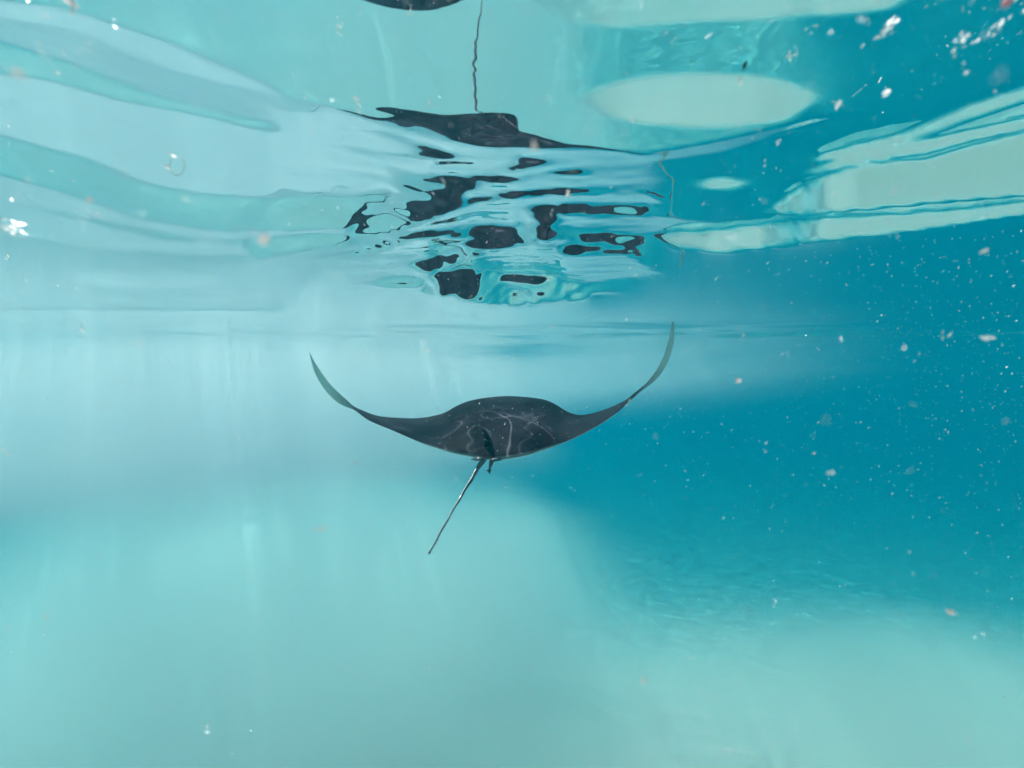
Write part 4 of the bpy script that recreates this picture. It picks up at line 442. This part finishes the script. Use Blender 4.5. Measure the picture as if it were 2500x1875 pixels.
me.update(calc_edges=True)
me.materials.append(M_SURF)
surf = bpy.data.objects.new('water_surface', me)
col.objects.link(surf)
tag(surf, 'rippled underside of the water surface mirroring the ray and the sand', None, None, 'structure')

# ------------------------------------------------------------------ seabed
def seabed_height(X, Y):
    base = -3.9 + 0.05 * np.sin(X * 0.9 + 0.4 * Y) + 0.04 * np.sin(0.7 * Y - 0.5 * X + 1.0)
    # the floor falls away ahead, later on the left and sooner on the right
    lip = 4.5 - 0.7 * smooth01((X + 3.0) / 7.0) - 0.10 * np.maximum(X - 3.0, 0.0)
    d = Y - lip
    d = 0.5 * (d + np.sqrt(d * d + 3.0))
    return base - 20.0 * (1 - np.exp(-d * 0.7 / 20.0)) - 0.8 * smooth01((-X - 1.0) / 6.0)
xs2 = axis(-10, 14, 0.15, FAR); ys2 = axis(-3, 22, 0.15, FAR)
X2, Y2 = np.meshgrid(xs2, ys2)
Z2 = seabed_height(X2, Y2)
n2x, n2y = len(xs2), len(ys2)
idx = np.arange(n2x * n2y).reshape(n2y, n2x)
Q = np.stack([idx[:-1, :-1].ravel(), idx[:-1, 1:].ravel(), idx[1:, 1:].ravel(), idx[1:, :-1].ravel()], 1)
seabed = mesh_obj('seabed', np.stack([X2.ravel(), Y2.ravel(), Z2.ravel()], 1).tolist(), Q.tolist(), M_SAND)
tag(seabed, 'pale sandy seabed falling away into deep blue water on the right', None, None, 'structure')

# ------------------------------------------------------------------ water haze
def box(name, lo, hi, mat):
    v = [(x, y, z) for x in (lo[0], hi[0]) for y in (lo[1], hi[1]) for z in (lo[2], hi[2])]
    f = [(0, 1, 3, 2), (4, 6, 7, 5), (0, 4, 5, 1), (2, 3, 7, 6), (0, 2, 6, 4), (1, 5, 7, 3)]
    return mesh_obj(name, v, f, mat, smooth=False)
M_HAZE = mat_volume('sea_water', (0.0001, 0.0134, 0.0178), (0.050, 0.0142, 0.0110), 0.65)
haze = box('haze', (-175, -175, -32), (175, 175, 1.9), M_HAZE)
tag(haze, 'clear blue green sea water filling the whole scene', None, None, 'stuff')

def mat_cloud(name, scat, absb, g, soft, nscale):
    """silt that thins out towards the edge of its cloud, with uneven patches"""
    m = mat_volume(name, scat, absb, g)
    t = m.node_tree
    v = [n for n in t.nodes if n.type == 'PRINCIPLED_VOLUME'][0]
    d = v.inputs['Density'].default_value
    tc = N(t, 'ShaderNodeTexCoord')
    ln = N(t, 'ShaderNodeVectorMath', operation='LENGTH')
    sx = N(t, 'ShaderNodeSeparateXYZ'); t.links.new(tc.outputs['Object'], sx.inputs[0])
    cx = N(t, 'ShaderNodeCombineXYZ')
    t.links.new(sx.outputs[0], cx.inputs[0]); t.links.new(sx.outputs[1], cx.inputs[1])
    z3 = math_node(t, 'POWER', math_node(t, 'ABSOLUTE', sx.outputs[2]), 2.0)
    t.links.new(z3, cx.inputs[2])
    t.links.new(cx.outputs[0], ln.inputs[0])
    nz = N(t, 'ShaderNodeTexNoise', Scale=nscale, Detail=1.0)
    t.links.new(tc.outputs['Object'], nz.inputs['Vector'])
    r = math_node(t, 'ADD', ln.outputs['Value'], math_node(t, 'MULTIPLY', math_node(t, 'SUBTRACT', nz.outputs['Fac'], 0.5), 0.30))
    mr = N(t, 'ShaderNodeMapRange', interpolation_type='SMOOTHSTEP')
    mr.inputs['From Min'].default_value = 0.93; mr.inputs['From Max'].default_value = 0.93 - soft
    mr.inputs['To Min'].default_value = 0.0; mr.inputs['To Max'].default_value = d
    t.links.new(r, mr.inputs['Value'])
    t.links.new(mr.outputs[0], v.inputs['Density'])
    return m
def blob(name, c, r, mat, label):
    bm = bmesh.new()
    bmesh.ops.create_cube(bm, size=2.36)
    me = bpy.data.meshes.new(name); bm.to_mesh(me); bm.free()
    me.materials.append(mat)
    o = bpy.data.objects.new(name, me); col.objects.link(o)
    o.location = c; o.scale = r
    tag(o, label, None, None, 'stuff')
    return o
SILT = [
    ((-9.0, 14.4, -1.15), (12.0, 10.8, 2.25), 0, mat_cloud('silty_water', (0.43, 0.41, 0.375), (0.072, 0.061, 0.052), 0.55, 0.32, 2.2), 'wide pale milky cloud of silt in the water behind the ray'),
    ((1.8, 12.6, -0.15), (8.0, 8.0, 0.95), -6, mat_cloud('thin_silty_water', (0.15, 0.18, 0.19), (0.02, 0.018, 0.016), 0.55, 0.9, 3.4), 'thin veil of milky water under the surface on the right'),
    ((-3.0, 6.0, -3.5), (5.6, 5.0, 2.1), 0, mat_cloud('stirred_sand', (0.56, 0.95, 0.83), (0.135, 0.082, 0.080), 0.5, 0.5, 2.6), 'haze of stirred up sand over the near seabed'),
    ((3.7, 3.0, -3.4), (5.2, 3.3, 1.2), 4, mat_cloud('stirred_sand_low', (0.68, 1.15, 0.98), (0.125, 0.075, 0.095), 0.5, 0.5, 2.6), 'haze of stirred up sand along the drop off on the right'),
]
for c, r, tilt, m, l in SILT:
    o = blob('silt_cloud', c, r, m, l)
    o.rotation_euler.y = R(tilt)

# ------------------------------------------------------------------ manta ray
MY = 3.5
# stations: (x_top, y_top) silhouette, (x_bot, y_bot) silhouette, in photograph pixels
UP = [(754,858),(772,890),(804,935),(836,967),(872,996),(912,1014),(953,1020),(1016,1022),(1062,1018),(1093,1012),(1120,1000),(1152,988),(1197,980),(1242,977),(1288,980),(1324,985),(1346,992),(1369,1003),(1392,1011),(1424,1014),(1469,1003),(1519,983),(1552,962),(1590,922),(1615,881),(1632,831),(1641,783)]
DN = [(756,861),(768,908),(793,952),(826,984),(866,1003),(905,1029),(960,1052),(1030,1083),(1075,1098),(1107,1107),(1130,1112),(1155,1117),(1190,1124),(1225,1124),(1262,1119),(1295,1110),(1318,1102),(1342,1094),(1365,1086),(1395,1074),(1446,1048),(1502,1011),(1556,958),(1602,926),(1630,885),(1645,835),(1645,786)]
def build_manta():
    root = bpy.data.objects.new('manta_ray', None)
    col.objects.link(root)
    root.location = at(1215, 1060, MY)
    tag(root, 'large dark manta ray with upswept wing tips swimming away below the surface', 'manta ray')
    org = Vector(root.location)
    ns = 96; nc = 24
    n = len(UP)
    def interp(L, s):
        f = s * (n - 1); i = min(int(f), n - 2); k = f - i
        p = [L[max(i - 1, 0)], L[i], L[i + 1], L[min(i + 2, n - 1)]]
        def cr(a, b, c, d): return 0.5 * (2*b + (c - a)*k + (2*a - 5*b + 4*c - d)*k*k + (3*b - a - 3*c + d)*k**3)
        return cr(*[q[0] for q in p]), cr(*[q[1] for q in p])
    verts, faces, belly = [], [], []
    for i in range(ns + 1):
        s = i / ns
        a = math.sqrt((s - 0.5) ** 2 * 4 + 0.008) - 0.0894   # 0 at the spine, about 1 at the tips
        a = max(0.0, min(1.0, a / 0.9146))
        ux, uy = interp(UP, s); dx, dy = interp(DN, s)
        ch = (1 - a ** 1.6) * 0.62 + 0.02                  # half chord in depth
        mid = MY - 0.12 + 0.25 * a - 0.25 * a * a
        head = 0.08 * math.exp(-(a / 0.28) ** 2)
        LE = at(ux, uy, mid + ch + head)
        TE = at(dx, dy, mid - ch)
        th = 0.15 * math.exp(-(a / 0.33) ** 4) + 0.055 * (1 - a) + 0.004
        if a > 0.62:                                       # beyond the twist the leading edge lies outside
            w_ = smooth01(np.array((a - 0.62) / 0.1))
            LE2 = at(dx, dy, mid + ch * 0.6); TE2 = at(ux, uy, mid - ch * 0.6)
            LE = LE.lerp(LE2, float(w_)); TE = TE.lerp(TE2, float(w_))
        # span direction for the normal
        e = 0.004
        ux0, uy0 = interp(UP, max(s - e, 0)); ux1, uy1 = interp(UP, min(s + e, 1))
        dx0, dy0 = interp(DN, max(s - e, 0)); dx1, dy1 = interp(DN, min(s + e, 1))
        sp = at((ux1 + dx1) / 2, (uy1 + dy1) / 2, MY) - at((ux0 + dx0) / 2, (uy0 + dy0) / 2, MY)
        sp.normalize()
        c = (LE - TE)
        nrm = sp.cross(c).normalized()
        ring = []
        for j in range(2 * nc):
            top = j < nc
            t_ = j / nc if top else (2 * nc - j) / nc
            # foil: blunt front, thin trailing edge
            prof = (t_ ** 0.75) * ((1 - t_) ** 0.5) * 1.95
            p = TE.lerp(LE, t_)
            up_k, dn_k = 0.62, 0.55
            p = p + nrm * th * prof * (up_k if top else -dn_k)
            ring.append(len(verts))
            verts.append(p - org)
            pale = 1.0 if a < 0.58 else 0.25 + 0.60 * float(smooth01(np.array((a - 0.60) / 0.28)))
            belly.append(0.0 if (top and j > 0) else (0.5 * pale if j in (0, nc) else pale))
        if i:
            for j in range(2 * nc):
                j2 = (j + 1) % (2 * nc)
                faces.append((prev[j], ring[j], ring[j2], prev[j2]))
        else:
            faces.append(tuple(ring))
        prev = ring
    faces.append(tuple(reversed(prev)))
    o = mesh_obj('body', verts, faces, M_SKIN, root)
    att = o.data.attributes.new('belly', 'FLOAT', 'POINT')
    att.data.foreach_set('value', belly)
    ss = o.modifiers.new('smooth', 'SUBSURF'); ss.levels = 1; ss.render_levels = 1
    bm = bmesh.new(); bm.from_mesh(o.data); bmesh.ops.recalc_face_normals(bm, faces=bm.faces[:]); bm.to_mesh(o.data); bm.free()

    def tube(name, pts, rads, mat, flat=1.0, seg=10):
        vs, fs = [], []
        for k, p in enumerate(pts):
            d = (pts[min(k + 1, len(pts) - 1)] - pts[max(k - 1, 0)]).normalized()
            a = d.cross(Vector((0.2, 1, 0.1))).normalized(); b = d.cross(a).normalized()
            for q in range(seg):
                an = 2 * math.pi * q / seg
                vs.append(p + a * math.cos(an) * rads[k] + b * math.sin(an) * rads[k] * flat - org)
        for k in range(len(pts) - 1):
            for q in range(seg):
                fs.append((k*seg + q, k*seg + (q+1) % seg, (k+1)*seg + (q+1) % seg, (k+1)*seg + q))
        fs.append(tuple(range(seg))[::-1]); fs.append(tuple((len(pts)-1)*seg + q for q in range(seg)))
        return mesh_obj(name, vs, fs, mat, root)
    # tail: from the rear edge towards the camera, down and left
    rnd = random.Random(3)
    TP = []; TR = []
    for k in range(41):
        s = k / 40
        px = 1186 + (1048 - 1186) * s - 3 * math.sin(s * 3.1) + 0.5 * math.sin(s * 31)
        py = 1112 + (1351 - 1112) * s + 0.4 * math.cos(s * 27)
        TP.append(at(px, py, MY - 0.62 - 0.75 * s))
        TR.append((0.015 * (1 - s) ** 4 + 0.0064 - 0.0016 * s) * (1 + 0.12 * rnd.uniform(-1, 1)))
    tube('tail', TP, TR, M_TAIL)
    # dorsal fin at the root of the tail
    fin = [(1186,1124),(1183,1100),(1181,1072),(1179,1050),(1180,1043),(1187,1052),(1196,1066),(1205,1086),(1209,1104),(1206,1120)]
    P = [at(x, y, MY - 0.62 + 0.10 * (x - 1180) / 30 - 0.05 * (1124 - y) / 80) for x, y in fin]
    cen = sum(P, Vector()) / len(P)
    vs, fs = [], []
    side = Vector((0.85, 0.5, 0)).normalized() * 0.011
    for p in P: vs.append(p - org)
    vs += [cen + side - org, cen - side - org]
    m_ = len(P)
    for k in range(m_):
        fs += [(k, (k + 1) % m_, m_), ((k + 1) % m_, k, m_ + 1)]
    mesh_obj('dorsal_fin', vs, fs, M_DARK, root)
    # pelvic fins either side of the tail root
    for sgn, pts in ((-1, [(1184,1116),(1166,1114),(1148,1121),(1160,1125),(1180,1124)]), (1, [(1196,1118),(1214,1117),(1226,1123),(1214,1126),(1198,1126)])):
        A = [at(x, y, MY - 0.64 - 0.05 * q) for q, (x, y) in enumerate(pts)]
        c_ = sum(A, Vector()) / len(A)
        vs = [p - org for p in A] + [c_ + Vector((0, 0, 0.012)) - org, c_ - Vector((0, 0, 0.012)) - org]
        k5 = len(A); fs = []
        for k in range(k5): fs += [(k, (k + 1) % k5, k5), ((k + 1) % k5, k, k5 + 1)]
        mesh_obj('pelvic_fin', vs, fs, M_TAIL, root)
    # cephalic fins in front of the head
    for sgn in (-1, 1):
        pts = []
        for k in range(9):
            s = k / 8
            pts.append(Vector((at(1240, 1000, MY).x + sgn * (0.27 - 0.08 * s * s), MY + 0.48 + 0.34 * s, at(1240, 1005, MY + .5).z - 0.03 - 0.10 * s * s)))
        tube('cephalic_fin', pts, [0.055, 0.07, 0.075, 0.07, 0.065, 0.058, 0.048, 0.035, 0.012], M_DARK, 0.35)
    return root
build_manta()

# remora under the tail root
def build_remora():
    root = bpy.data.objects.new('remora', None); col.objects.link(root)
    root.location = at(1200, 1120, MY - 0.5); org = Vector(root.location)
    tag(root, 'small dark sucker fish hanging under the tail root of the ray', 'fish')
    L = [(1204,1112,.010),(1202,1120,.016),(1200,1128,.016),(1198,1135,.012),(1196,1141,.007),(1195,1145,.006)]
    vs, fs = [], []; seg = 10
    for x, y, r in L:
        p = at(x, y, MY - 0.5)
        for q in range(seg):
            an = 2 * math.pi * q / seg
            vs.append(p + Vector((math.cos(an) * r, math.sin(an) * r * 0.8, 0)) - org)
    for k in range(len(L) - 1):
        for q in range(seg): fs.append((k*seg+q, k*seg+(q+1) % seg, (k+1)*seg+(q+1) % seg, (k+1)*seg+q))
    fs.append(tuple(range(seg))[::-1]); fs.append(tuple((len(L)-1)*seg+q for q in range(seg)))
    mesh_obj('body', vs, fs, M_REM, root)
    out = [(1196,1142),(1192,1146),(1187,1149),(1192,1152),(1195,1158),(1198,1152),(1199,1146)]
    P = [at(x, y, MY - 0.5) for x, y in out]; c_ = sum(P, Vector()) / len(P)
    vs = [p - org for p in P] + [c_ + Vector((0, .005, 0)) - org, c_ - Vector((0, .005, 0)) - org]
    n_ = len(P); fs = []
    for k in range(n_): fs += [(k, (k+1) % n_, n_), ((k+1) % n_, k, n_+1)]
    mesh_obj('tail_fin', vs, fs, M_REM, root)
build_remora()

# ------------------------------------------------------------------ drifting specks
rnd = random.Random(11)
def sliver(vs, fs, c, d, ln, wd, r=rnd):
    """an irregular little bent flake of mucus or plankton"""
    d = d.normalized()
    a = d.cross(Vector((r.uniform(-.3, .3), 1, r.uniform(-.3, .3)))).normalized(); b = d.cross(a)
    k = len(vs)
    vs += [c + d * ln, c + a * wd + b * wd * 0.2, c - d * ln, c - a * wd * 0.8 + b * wd * 0.3, c + b * wd * r.uniform(0.3, 0.9)]
    fs += [(k, k + 1, k + 4), (k + 1, k + 2, k + 4), (k + 2, k + 3, k + 4), (k + 3, k, k + 4)]
vs, fs = [], []
for i in range(17000):
    px = rnd.uniform(-60, 2560)
    py = rnd.uniform(-40, 1900)
    if py > 1250 and rnd.random() < 0.35: continue
    Yd = 0.35 + 2.9 * rnd.random() ** 0.8
    p = near(px, py, Yd)
    if p.z > 0.30: continue
    big = rnd.random()
    s = (0.00046 + 0.0012 * big ** 10) * Yd
    if py < 700: s *= 1.3
    ang = R(135 if px < 1100 else 45) + rnd.gauss(0, 0.3)
    st = rnd.uniform(1.0, 1.4) if py > 700 else rnd.uniform(1.4, 3.0)
    sliver(vs, fs, p, Vector((math.cos(ang), rnd.uniform(-.5, .5), math.sin(ang))), s * st, s * 0.8)
for i in range(210):
    # larger bits nearer the lens, mostly close under the surface, some of them out of focus
    px, py = rnd.uniform(-20, 2520), 1900 * rnd.random() ** 2.2 - 20
    Yd = 0.14 + 0.5 * rnd.random()
    p = near(px, py, Yd)
    if p.z > 0.30: continue
    ang = R(140 if px < 1100 else 45) + rnd.gauss(0, 0.25)
    s = Yd * rnd.uniform(0.0010, 0.0022)
    for q in range(rnd.choice((1, 1, 2, 3))):
        sliver(vs, fs, p + Vector((rnd.gauss(0, 3 * s), 0, rnd.gauss(0, 3 * s))), Vector((math.cos(ang), rnd.uniform(-.4, .4), math.sin(ang))), s * rnd.uniform(1.5, 3.2), s * 0.8)
snow = mesh_obj('marine_snow', vs, fs, M_WHITE, smooth=False)
tag(snow, 'fine pale specks of drifting matter scattered all through the water', None, None, 'stuff')

# the larger flecks, one by one: pixel, distance, length and width in pixels, lean in degrees, pieces
FLECKS = [
    (2157, 75, .46, 78, 34, 42, 16, M_WHITE, 'largest bright cluster of white slivers, near the top right corner'),
    (2352, 100, .50, 56, 28, 42, 12, M_WHITE, 'loose cluster of thin white slivers right of the largest bright cluster'),
    (2427, 70, .50, 66, 16, 38, 9, M_WHITE, 'narrow pair of white streaks nearest the top right corner'),
    (1938, 136, .52, 34, 22, 55, 10, M_WHITE, 'small bright cluster left of and below the largest bright cluster'),
    (1541, 294, .60, 28, 24, 40, 10, M_WHITE, 'compact sparkling cluster on the left end of the pale green ellipse'),
    (873, 246, .60, 44, 24, 110, 14, M_WHITE, 'bright sparkling cluster at the left tip of the upper dark reflection'),
    (829, 67, .55, 32, 24, 100, 11, M_WHITE, 'white cluster left below the dark reflection at the top edge'),
    (1004, 32, .55, 32, 20, 70, 9, M_WHITE, 'white cluster in front of the dark reflection at the top edge'),
    (1046, 253, .60, 30, 24, 95, 8, M_PINK, 'faint pinkish cluster above the upper dark reflection'),
    (178, 10, .42, 26, 16, 110, 6, M_PINK, 'pink tinted fleck at the top edge on the left'),
    (2460, 2, .26, 26, 14, 45, 5, M_RED, 'red fleck cut by the top edge at the right corner'),
    (1303, 358, .20, 24, 18, 90, 5, M_PINK, 'blurred pink blob over the right end of the upper dark reflection'),
    (641, 586, .17, 26, 24, 0, 6, M_PINK, 'large blurred pale pink blob left of the lower dark reflections'),
    (43, 175, .19, 34, 14, 165, 5, M_PINK, 'blurred pink smear above the large pale patch on the left'),
    (219, 484, .35, 18, 11, 150, 4, M_PINK, 'soft pinkish fleck below the large pale patch on the left'),
    (236, 525, .55, 40, 20, 150, 9, M_WHITE, 'loose group of white slivers under the soft pinkish fleck'),
    (30, 556, .55, 70, 34, 160, 20, M_WHITE, 'wide scatter of white slivers at the left edge'),
    (2165, 229, .48, 26, 11, 35, 5, M_WHITE, 'cream fleck right of the pale green ellipse'),
    (2043, 257, .48, 22, 12, 45, 5, M_WHITE, 'cream fleck near the right tip of the pale green ellipse'),
    (1388, 471, .60, 18, 16, 60, 4, M_PINK, 'pair of pink flecks on a dark reflected streak'),
    (1570, 1664, .24, 16, 14, 80, 4, M_PINK, 'orange pink speck low over the sand in the middle'),
    (2322, 1493, .45, 20, 10, 160, 4, M_PINK, 'pinkish fleck over deep blue water at the lower right'),
    (113, 1506, .35, 14, 10, 30, 3, M_PINK, 'pinkish speck low at the left over the silt'),
    (1802, 928, .45, 20, 11, 165, 4, M_PINK, 'pinkish fleck right of the right wing tip of the ray'),
    (2411, 825, .45, 24, 10, 0, 5, M_WHITE, 'white fleck over deep blue water near the right edge'),
    (2032, 1153, .35, 14, 12, 20, 3, M_WHITE, 'round white speck over the deepest blue water'),
    (2405, 612, .45, 22, 9, 20, 4, M_WHITE, 'white fleck just under the surface at the right edge'),
    (788, 1292, .32, 26, 9, 5, 4, M_PINK, 'blurred pink smear left of the tip of the tail'),
]
def add_fleck(px, py, dist, ln, wd, lean, n, mat, label):
    c = near(px, py, dist); k = 0.8 * dist / F
    vs, fs = [], []
    a = Vector((math.cos(R(lean)), 0, math.sin(R(lean)))); b = Vector((-math.sin(R(lean)), 0, math.cos(R(lean))))
    for q in range(n):
        p = a * rnd.gauss(0, ln * 0.22) * k + b * rnd.gauss(0, wd * 0.24) * k + Vector((0, rnd.gauss(0, wd * .3) * k, 0))
        d = a + b * rnd.gauss(0, 0.2) + Vector((0, rnd.uniform(-.4, .4), 0))
        f_ = 0.5 if n <= 6 else 0.15
        sliver(vs, fs, p, d, ln * k * f_ * rnd.uniform(0.5, 1.1), wd * k * (0.38 if n <= 6 else 0.10) * rnd.uniform(0.6, 1.2))
    o = mesh_obj('drifting_fleck', vs, fs, mat, smooth=False)
    o.location = c
    return tag(o, label, 'fleck', 'larger flecks drifting in the water')
for f_ in FLECKS:
    add_fleck(*f_)

# ring shaped fleck with white slivers standing in for two glints, and the dark fleck with a white end
def ring_fleck(px, py, dist):
    root = bpy.data.objects.new('ring_fleck', None); col.objects.link(root)
    root.location = near(px, py, dist); k = dist / F
    vs, fs = [], []; n, m_ = 28, 6
    for i in range(n):
        an = 2 * math.pi * i / n
        for j in range(m_):
            bn = 2 * math.pi * j / m_; rr = 15 * k + 1.1 * k * math.cos(bn)
            vs.append(Vector((math.cos(an) * rr * 0.9, 1.1 * k * math.sin(bn), math.sin(an) * rr * 1.15)))
    for i in range(n):
        for j in range(m_):
            fs.append((i*m_+j, i*m_+(j+1) % m_, ((i+1) % n)*m_+(j+1) % m_, ((i+1) % n)*m_+j))
    mesh_obj('ring', vs, fs, mat_fleck('clear_jelly', (0.62, 0.72, 0.70)), root)
    for x, z in ((-3, 16), (-14, -6)):
        vs, fs = [], []
        sliver(vs, fs, Vector((x * k, -0.003, z * k)), Vector((0.8, 0, -0.6)), 11 * k, 4 * k)
        mesh_obj('glint_sliver', vs, fs, M_WHITE, root, smooth=False)
    tag(root, 'clear ring shaped fleck with white slivers as its two glints on the large pale patch', 'fleck')
ring_fleck(432, 404, .6)
root = bpy.data.objects.new('dark_fleck', None); col.objects.link(root)
root.location = near(1814, 180, .5); k = .5 / F
vs, fs = [], []
sliver(vs, fs, Vector((3 * k, 0, 15 * k)), Vector((0.35, 0, 1)), 12 * k, 4 * k)
mesh_obj('dark_piece', vs, fs, M_BROWN, root, smooth=False)
vs, fs = [], []
for q in range(4): sliver(vs, fs, Vector((rnd.uniform(-9, 1) * k, 0, rnd.uniform(-22, -6) * k)), Vector((0.7, 0, 1)), 9 * k, 3 * k)
mesh_obj('pale_piece', vs, fs, M_WHITE, root, smooth=False)
tag(root, 'dark brown sliver with a pale lower end above the pale green ellipse', 'fleck')
